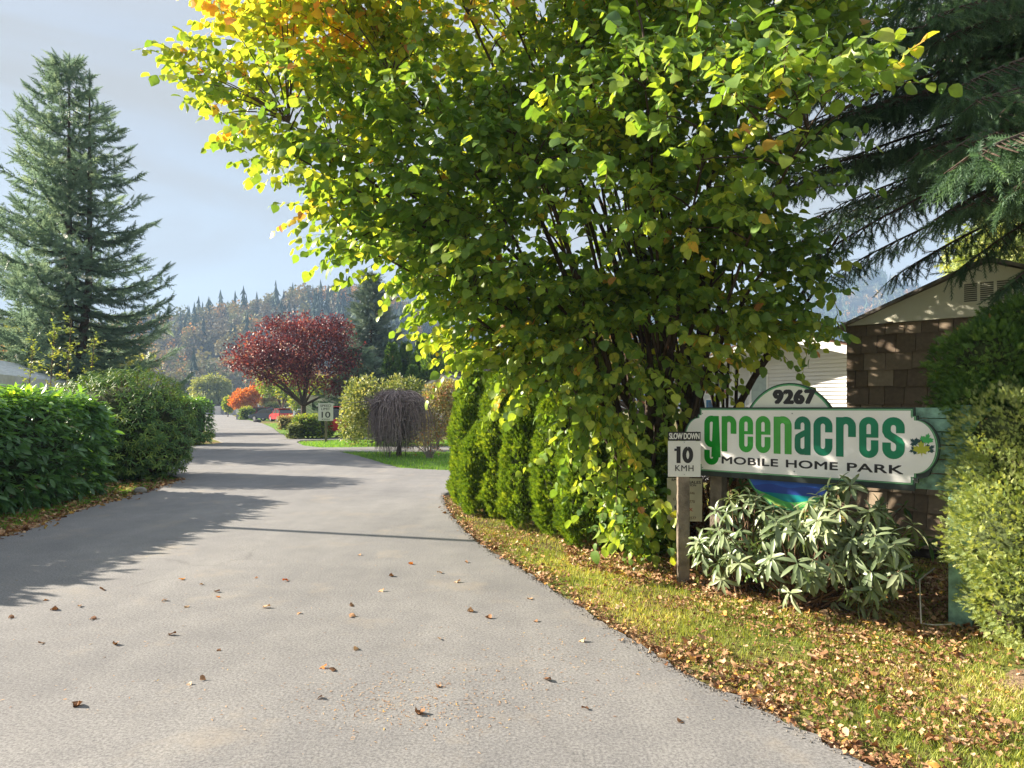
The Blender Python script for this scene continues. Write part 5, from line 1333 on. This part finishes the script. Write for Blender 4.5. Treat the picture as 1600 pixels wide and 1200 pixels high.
for i, px_ in enumerate((604, 608, 634)):
    x_, y_, _ = gbase(px_, 22.6); m = MB(); m.tube([(x_, y_, -.05), (x_, y_, .55 + .3 * (i == 2))], .012, 6)
    m.tube([(x_ - .06, y_, .1), (x_ + .06, y_, .1)], .006, 5)
    tag(m.build('garden_stake', M['black_cable']), ['thin dark garden stake left of the weeping shrub trunk', 'thin dark stake just beside the weeping shrub trunk', 'taller dark garden stake right of the weeping shrub trunk'][i], 'stake')
# rose bush
b = gbase(671, 21.6); r = empty('rose_bush', b, 0, 'sparse rose bush with upright bare canes on the lawn island', 'bush')
paths, rad, tips = [], [], []
for i in range(26):
    e = np.array(b) + np.array([rng.uniform(-.65, .65), rng.uniform(-.3, .3), rng.uniform(.4, 1.15)]); paths.append(bez(np.array(b) + rng.normal(size=3) * [.07, .05, 0], np.array([b[0] * .7 + e[0] * .3, b[1], e[2] * .6]), e, 6)); rad.append(np.linspace(.012, .005, 6)); tips.append(e)
tv = tubes(paths, rad, 5); np_mesh('canes', [(*tv, None, 0)], [M['dead']], r)
k = rng.integers(0, 26, 420); c_ = np.array(tips)[k] * .75 + np.array([b[0], b[1], .1]) * .25 + rnd(420) * [.12, .1, .14]
np_mesh('foliage', [(*scatter(T_small, c_, frames(rnd(420), rnd(420)), rng.uniform(.04, .08, 420)), 0)], [M['reddish']], r)
# low hedges by the speed limit sign
leafy_hedge('clipped_hedge', 'low dark clipped hedge left of the speed limit sign', P(489, 668, 36) * [1, 1, 0] + [0, 0, .6], (.95, .8, .66), 0, 900, 5, .1, T_small, 'green_tree', seed=5, lump=.06, L=.15, tinttop=.2)
leafy_hedge('clipped_hedge', 'small rounded yellowish shrub at the left end of the low hedge', P(461, 672, 35.2) * [1, 1, 0] + [0, 0, .38], (.36, .4, .42), 0, 320, 5, .09, T_small, 'variegated', seed=6, lump=.06, L=.15)
leafy_hedge('garden_shrub', 'little dark red-green shrub on the sunny lawn before the parked cars', P(449, 660, 50) * [1, 1, 0] + [0, 0, .5], (.6, .6, .52), 0, 320, 5, .12, T_small, 'reddish', seed=7, lump=.08, L=.18)

# ------------------------------------------------------------ speed limit sign
x_, y_, _ = gbase(509, 31.4); s_ = 31.4 / F
ss = empty('speed_limit_sign', (x_, y_, 0), 0, 'white SPEED LIMIT 10 sign on a brown post at the second lawn', 'sign')
MB().box(-.05, .05, .0, .09, -.05, 1.2).build('post', M['post_wood'], ss)
z0, z1 = CH - (657.5 - HY) * s_, CH + (HY - 630) * s_
pn = MB().box(-11.7 * s_, 11.7 * s_, -.012, -.002, z0, z1).build('panel', M['metal_white'], ss)
t_ = MB(); w_ = 11.7 * s_
put_text(t_, 'SPEED', -w_ * .72, w_ * .72, z1 - .17, z1 - .06, -.015, 0, .012); put_text(t_, 'LIMIT', -w_ * .58, w_ * .58, z1 - .32, z1 - .21, -.015, 0, .012)
put_text(t_, '10', -w_ * .55, w_ * .62, z0 + .14, z0 + .42, -.015, 0, .02); put_text(t_, 'KM/H', -w_ * .5, w_ * .5, z0 + .03, z0 + .10, -.015, 0, .01)
t_.build('lettering', M['black'], pn)

# ------------------------------------------------------------ vehicles
def car(label, loc, rz, col, kind='sedan', scale=1.0):
    r = empty('parked_car', loc, rz, label, 'car', 'cars parked near the road end'); L, W = 4.5, 1.76
    paint = plain('car_paint', col, .25, .6, .1, .04, 1)
    if kind == 'suv':
        body = [(-2.2, .35), (-2.25, .8), (-2.2, 1.02), (1.05, 1.0), (2.05, .86), (2.25, .62), (2.2, .35)]
        cab = [(-2.12, 1.0), (-1.95, 1.58), (-1.7, 1.68), (.25, 1.68), (.5, 1.62), (1.15, 1.0)]
    elif kind == 'hatch':
        body = [(-1.95, .32), (-2.0, .75), (-1.9, .98), (1.1, .94), (1.8, .76), (2.0, .55), (1.95, .3)]
        cab = [(-1.85, .96), (-1.45, 1.38), (-.6, 1.48), (.25, 1.44), (1.2, .92)]
    else:
        body = [(-2.25, .32), (-2.3, .72), (-2.2, .92), (-1.3, .96), (1.0, .92), (2.05, .76), (2.28, .56), (2.22, .3)]
        cab = [(-1.75, .94), (-1.0, 1.36), (-.6, 1.42), (.1, 1.42), (.4, 1.36), (1.2, .92)]
    bd = MB().prism_xz(body, -W / 2, W / 2).build('body', paint, r, bevel=.09)
    for m_ in bd.modifiers: m_.segments = 4
    g = MB(); cabs = [(x * .97 - .02, z - .03) for x, z in cab]; g.prism_xz(cabs, -W / 2 + .13, W / 2 - .13); g.build('windows', M['glass'], r, bevel=.05)
    rf_ = MB(); top = [p for p in cab if p[1] > cab[2][1] - .12] ; xs_ = [p[0] for p in top]; zt_ = max(p[1] for p in cab)
    rf_.box(min(xs_), max(xs_), -W / 2 + .16, W / 2 - .16, zt_ - .035, zt_ + .015)
    for sy in (-1, 1):
        for xx in (cab[0][0] + .1, (cab[0][0] + cab[-1][0]) / 2, ):
            rf_.box(xx - .04, xx + .04, sy * (W / 2 - .11) - .02, sy * (W / 2 - .11) + .02, .95, zt_ - .12)
        a_, b__ = cab[-1], cab[-2]; rf_.tube([(a_[0], sy * (W / 2 - .12), a_[1]), (b__[0], sy * (W / 2 - .15), b__[1])], .035, 5)
    rf_.build('roof', paint, r, bevel=.02)
    for sx in (-1, 1):
        for sy in (-1, 1):
            wx, wy = sx * 1.36, sy * (W / 2 - .09)
            w_ = MB(); w_.tube([(wx, wy - .11, .33), (wx, wy + .11, .33)], .33, 18); wo = w_.build('wheel', M['tyre'], r)
            w_ = MB(); w_.tube([(wx, wy - .118, .33), (wx, wy + .118, .33)], .20, 14); w_.build('rim', M['chrome'], wo)
    for sy in (-1, 1):
        MB().box(body[-2][0] - .10, body[-2][0] + .015, sy * .62 - .18, sy * .62 + .18, .6, .74).build('headlight', plain('headlamp_glass', (.7, .72, .72), .1, .8), r, bevel=.02)
        MB().box(body[1][0] - .012, body[1][0] + .1, sy * .66 - .15, sy * .66 + .15, .7, .86).build('tail_light', plain('tail_lamp', (.45, .02, .02), .2, .6), r, bevel=.02)
    MB().box(body[-2][0] - .06, body[-2][0] + .02, -.4, .4, .42, .56).build('grille', M['black'], r)
    return r
def carp(px, Y): q = gbase(px, Y); return (q[0], q[1], -.02)
car('dark red van-like car parked farthest along the row beside the orange tree', carp(402, 92), R(165), (.22, .012, .03), 'suv')
car('dark blue-grey sedan with its wheel showing beside the red hatchback', carp(419, 84), R(160), (.04, .055, .085), 'sedan')
car('bright red hatchback parked in the middle of the row', carp(440, 79), R(125), (.50, .02, .025), 'hatch')
car('white sedan behind the red hatchback', carp(437, 97), R(165), (.72, .75, .78), 'sedan')
car('silver car with dark windows behind the white sedan', carp(453, 92), R(150), (.45, .5, .55), 'suv')
car('red car half hidden behind the speed limit sign and the variegated shrub', carp(530, 38.5), R(100), (.5, .02, .03), 'suv')
car('pale car behind the low clipped hedge', carp(492, 60), R(20), (.62, .68, .72), 'hatch')
# camper trailer
cp = empty('camper_trailer', (*gbase(535, 50)[:2], 0), R(8), 'white camper trailer behind the speed limit sign', 'trailer')
MB().prism_xz([(-2.6, .55), (2.6, .55), (2.75, 1.2), (2.5, 2.45), (-2.4, 2.5), (-2.75, 1.9), (-2.7, .9)], -1.1, 1.1).build('body', M['white_paint'], cp, bevel=.08)
wn_ = MB().box(-2.0, -.9, -1.13, -1.105, 1.4, 2.0).build('window', M['glass'], cp); MB().box(.3, 1.4, -1.13, -1.105, 1.4, 2.0).build('window', M['glass'], cp)
MB().box(-2.6, 2.6, -1.115, -1.103, 1.05, 1.18).build('stripe', plain('grey_stripe', (.2, .25, .3), .4), cp)
for sx in (-.5, .5): MB().tube([(sx, -1.12, .33), (sx, -.9, .33)], .33, 16).build('wheel', M['tyre'], cp)
# white utility box and pot near the verge
ub = empty('utility_box', (*gbase(374.5, 92)[:2], 0), R(15), 'small pale utility box standing at the road edge before the orange tree', 'box')
MB().box(-.4, .4, -.35, .35, 0, .75).build('base', plain('grey_cabinet', (.3, .32, .38), .6), ub); MB().box(-.43, .43, -.38, .38, .753, 1.35).build('lid', M['white_paint'], ub)
leafy_hedge('garden_shrub', 'small upright green shrub beside the pale utility box', P(385, 648, 90) * [1, 1, 0] + [0, 0, .8], (.75, .7, .85), 0, 260, 5, .2, T_small, 'green_tree', seed=8, lump=.08, L=.3)
lb = empty('landscape_boulder', (*gbase(402, 76)[:2], 0), 0, 'dark low boulder on the sunlit verge in front of the parked cars', 'rock')
core_mesh('stone', np.array([gbase(402, 76)[0], 76, .1]), (.45, .35, .22), plain('dark_stone', (.08, .08, .08), .9, .2, 0, .3, 3, .5, 10), lb, 0, 1, 2.3, 14)
st = core_mesh('stone', np.array([*G(219, 770), .04]), (.11, .08, .07), plain('grey_stone', (.28, .27, .25), .9, .2, 0, .3, 12, .5, 30), None, .4, 1, 2.4, 14); tag(st, 'fist sized grey stone lying at the grass edge under the left rhododendron', 'stone')

# ------------------------------------------------------------ far end of the road
x0 = gbase(306, 155)[0]; x1 = gbase(362, 155)[0]
fb = empty('carport_building', ((x0 + x1) / 2, 155, 0), R(-3), 'long low grey building with a dark flat roof closing the far end of the road', 'building'); w2 = (x1 - x0) / 2 + 1.5
MB().box(-w2, w2, 0, 6, 0, 1.98).build('wall', plain('grey_wall', (.50, .50, .54), .7), fb)
MB().box(-w2 - .3, w2 + .3, -.8, 6.3, 1.985, 2.3).build('roof', plain('dark_flat_roof', (.07, .065, .06), .8), fb)
MB().box(.6, 2.0, -.9, -.1, 0, 1.97).build('porch', plain('pale_porch', (.60, .58, .54), .7), fb)
for x_ in (-3.2, -.2, .5, 3.2): MB().box(x_ - .1, x_ + .1, -.75, -.55, 0, 1.98).build('column', M['black'], fb)
broadleaf('willow_tree', 'round olive weeping willow behind the low grey building', 'tree', gbase(330, 168), [(330, 606, 168, 27, 21, 4.5), (318, 612, 167, 17, 18, 3), (344, 612, 167, 17, 18, 3), (330, 620, 165, 26, 12, 3.5)], 9000, T_narrow, 1.1, 'willow', 8, .4, .55, None, 11, down=1.6)
broadleaf('orange_tree', 'bright orange-red maple beside the parked cars', 'tree', gbase(384, 108), [(384, 622, 108, 22, 15, 2.0), (397, 612, 108, 14, 9, 1.3), (374, 628, 107, 16, 11, 1.5)], 5200, T_small, .30, 'orange', 8, .16, .4, None, 12)
broadleaf('orange_tree', 'smaller orange and green tree right of the bright orange maple', 'tree', gbase(416, 112), [(416, 622, 112, 15, 13, 1.5), (425, 628, 112, 10, 8, 1.2)], 2600, T_small, .30, 'reddish', 6, .12, .4, None, 13)
broadleaf('garden_tree', 'small green tree left of the bright orange maple', 'tree', gbase(356, 118), [(357, 632, 118, 9, 13, 1.1)], 1500, T_small, .30, 'green_tree', 5, .1, .4, None, 14)
broadleaf('garden_tree', 'loose yellow-green tree seen beneath the purple plum crown', 'tree', gbase(440, 82), [(425, 598, 84, 25, 22, 2.2), (450, 605, 82, 22, 22, 2.0), (462, 625, 80, 12, 22, 1.4)], 5500, T_small, .26, 'green_tree', 8, .15, .3, None, 15)
broadleaf('garden_tree', 'green tree behind the plum trunk left of the camper', 'tree', gbase(505, 62), [(500, 612, 62, 24, 26, 2), (530, 612, 62, 24, 26, 2)], 4500, T_small, .2, 'green_tree', 8, .12, .3, None, 16)
leafy_hedge('garden_shrub', 'pale green rounded shrub behind the parked cars', P(434, 634, 108) * [1, 1, 0] + [0, 0, 1.1], (1.7, 1.2, 1.2), 0, 500, 5, .25, T_small, 'variegated', seed=10, L=.4)
# more roofs glimpsed behind the cars
for i, (px, Yd, w_, lab) in enumerate(((462, 125, 4.0, 'white mobile home glimpsed behind the parked cars'), (520, 78, 3.0, 'white mobile home behind the camper and plum trunk'))):
    q = gbase(px, Yd); r = empty('mobile_home', (q[0], q[1], 0), R(12), lab, 'house')
    MB().box(-w_, w_, 0, 8, 0, 2.45).build('wall', M['siding'], r)
    MB().prism_xz([(-w_ - .3, 2.46), (w_ + .3, 2.46), (0, 3.3)], -.4, 8.4).build('roof', M['roof_grey'], r)
    for wx in (-w_ * .5, w_ * .45): f_ = MB().box(wx - .5, wx + .5, -.04, -.002, 1.0, 2.0).build('window', M['white_paint'], r); MB().box(wx - .43, wx + .43, -.05, -.042, 1.07, 1.93).build('pane', M['glass'], f_)
for px_, Yd, top, lab in ((404, 128, 590, 'thin pale lamp pole beyond the orange maple'), (363, 150, 600, 'grey power pole left of the orange maple')):
    q = gbase(px_, Yd); r = empty('lamp_pole', (q[0], q[1], 0), 0, lab, 'pole'); h_ = CH + (HY - top) / F * Yd
    MB().tube([(0, 0, -.1), (0, 0, h_)], [.09, .06], 8).build('pole', M['grey_metal'], r); MB().box(-.1, .9, -.08, .08, h_ - .02, h_ + .06).build('lamp_arm', M['grey_metal'], r)
# house gable in the middle distance
q = gbase(700, 44); gh = empty('mobile_home', (q[0], q[1], 0), R(-14), 'white gabled home peeping out behind the mottled shrub', 'house'); HP = CH + (HY - 585) / F * 44
MB().prism_xz([(-1.9, 0), (3.5, 0), (3.5, HP - 1.15), (-.25, HP - .1), (-1.9, HP - .95)], 0, 9).build('wall', M['siding'], gh)
rr_ = MB(); rr_.prism_xz([(-.25, HP), (-2.3, HP - 1.1), (-2.3, HP - 1.28), (-.25, HP - .18)], -.5, 9.3).prism_xz([(-.25, HP), (3.8, HP - 1.15), (3.8, HP - 1.33), (-.25, HP - .18)], -.5, 9.3); rr_.build('fascia', M['white_paint'], gh)
rr_ = MB(); rr_.prism_xz([(-.25, HP + .06), (-2.4, HP - 1.09), (-2.4, HP - 1.13), (-.25, HP + .01)], -.55, 9.4).prism_xz([(-.25, HP + .06), (3.9, HP - 1.12), (3.9, HP - 1.16), (-.25, HP + .01)], -.55, 9.4); rr_.build('roof', M['roof_grey'], gh)
MB().prism_xz([(-.9, HP - .95), (.4, HP - .95), (-.25, HP - .45)], -.02, -.001).build('gable_shingles', M['roof_brown'], gh)
broadleaf('bare_tree', 'bare grey-brown bushy trees behind the white gabled home', 'tree', gbase(705, 62), [(702, 570, 62, 26, 30, 2), (735, 575, 62, 30, 36, 2), (690, 590, 61, 20, 22, 1.6)], 6000, T_narrow, .45, 'dead', 10, .12, .2, None, 17, bark='bark')
broadleaf('yellow_shrub', 'little yellow shrub peeking left of the white gabled home', 'shrub', gbase(687, 50), [(688, 598, 50, 9, 14, .6)], 900, T_small, .14, 'orange', 4, .05, .3, None, 18)
broadleaf('background_tree', 'green and brown trees massed behind the hazel and white home', 'tree', gbase(1010, 30), [(940, 560, 31, 100, 75, 2.4), (1060, 590, 30, 80, 60, 2), (830, 590, 32, 60, 50, 2)], 7000, T_small, .24, 'reddish', 10, .16, .3, None, 19)
broadleaf('cedar_tree', 'yellow-green drooping cedar in sunlight behind the shed roof', 'tree', gbase(1590, 17.5), [(1560, 400, 17.5, 80, 60, 1.2), (1610, 330, 17.5, 70, 70, 1.2), (1530, 450, 17.5, 50, 40, .9), (1620, 430, 17.3, 70, 60, 1.2), (1640, 560, 17.5, 90, 90, 1.4)], 15000, T_frond4, .22, 'frond_pale', 8, .2, .4, (1.6, -.15, .7), 20, down=.9)

# ------------------------------------------------------------ left side
fx = np.array([.36, -.93]); fn_ = np.array([-.93, -.36])
ml = empty('metal_roof_home', (-15.9, 24.2, .10), math.atan2(-.93, .36), 'low home with a pale ribbed metal roof and wide fascia behind the left laurel hedge', 'house')
MB().box(.3, 11, -.8, -.1, 0, 2.12).build('wall', plain('shaded_wall_paint', (.22, .22, .22), .7), ml)
# local x runs along the eave towards the lens, local -y points away from the road
def roof_pt(u_, v_): return (u_, v_, 2.36 + .30 * (-v_) if False else 2.36)
rp = MB(); L_ = 11.5
rp.add([(-.2, .25, 2.36), (L_, .25, 2.30), (L_, -.85, 2.86), (-1.5, -.85, 2.92), (-.2, .25, 2.33), (L_, .25, 2.27), (L_, -.85, 2.83), (-1.5, -.85, 2.89)], [(0, 1, 2, 3), (4, 7, 6, 5), (0, 4, 5, 1), (2, 6, 7, 3), (0, 3, 7, 4), (1, 5, 6, 2)])
for j in range(8):
    v_ = .2 - j * .145; zz = 2.36 + (.25 - v_) * .509; ue = -.2 - (.25 - v_) * 1.18
    rp.add([(ue, v_ - .015, zz), (L_, v_ - .015, zz - .06), (L_, v_, zz - .02), (ue, v_, zz + .04), (ue, v_ + .015, zz - .012), (L_, v_ + .015, zz - .072)], [(0, 1, 2, 3), (3, 2, 5, 4)])
rp.build('roof', M['roof_metal'], ml)
MB().add([(-.25, .255, 2.10), (L_, .255, 2.04), (L_, .255, 2.32), (-.25, .255, 2.38), (-.25, .29, 2.10), (L_, .29, 2.04), (L_, .29, 2.32), (-.25, .29, 2.38)], [(0, 1, 2, 3), (4, 7, 6, 5), (0, 4, 5, 1), (1, 5, 6, 2), (2, 6, 7, 3), (3, 7, 4, 0)]).build('fascia', plain('cream_fascia', (.55, .56, .52), .5), ml)
broadleaf('autumn_tree', 'peach-orange small tree behind the metal roofed home', 'tree', gbase(28, 36), [(25, 560, 36, 34, 22, 1.4), (60, 575, 36, 24, 14, 1)], 2600, T_small, .16, 'reddish', 6, .1, .3, None, 21)
broadleaf('background_tree', 'pale green trees behind the trunk of the tall spruce', 'tree', gbase(20, 42), [(20, 530, 42, 60, 40, 2), (130, 560, 44, 60, 36, 2), (200, 575, 44, 50, 30, 2)], 6500, T_small, .2, 'willow', 8, .14, .3, None, 22)
# wooden utility pole left of the picture: its thin shadow lies across the road
up = empty('utility_pole', (-9.75, 10.72, 0), 0, 'tall wooden utility pole just left of the picture', 'pole')
MB().tube([(0, 0, -.1), (0, 0, 4.45)], [.085, .06], 12).build('pole', M['post_wood'], up); MB().box(-.06, .06, -.04, .04, 4.452, 4.56).build('cap', M['grey_metal'], up)

# ------------------------------------------------------------ air
import os
HAZE = 1
if HAZE:
    mb = MB(); mb.box(-1120, 1520, -40, 1270, -1.05, 226)
    hm_, n, l, b = new_mat('haze')
    n.remove(b); pv = n.new('ShaderNodeVolumePrincipled'); pv.inputs['Color'].default_value = (.44, .66, 1, 1); pv.inputs['Density'].default_value = .0005; pv.inputs['Anisotropy'].default_value = 0
    l.new(pv.outputs['Volume'], n['Material Output'].inputs['Volume'])
    tag(mb.build('haze', hm_), kind='stuff')
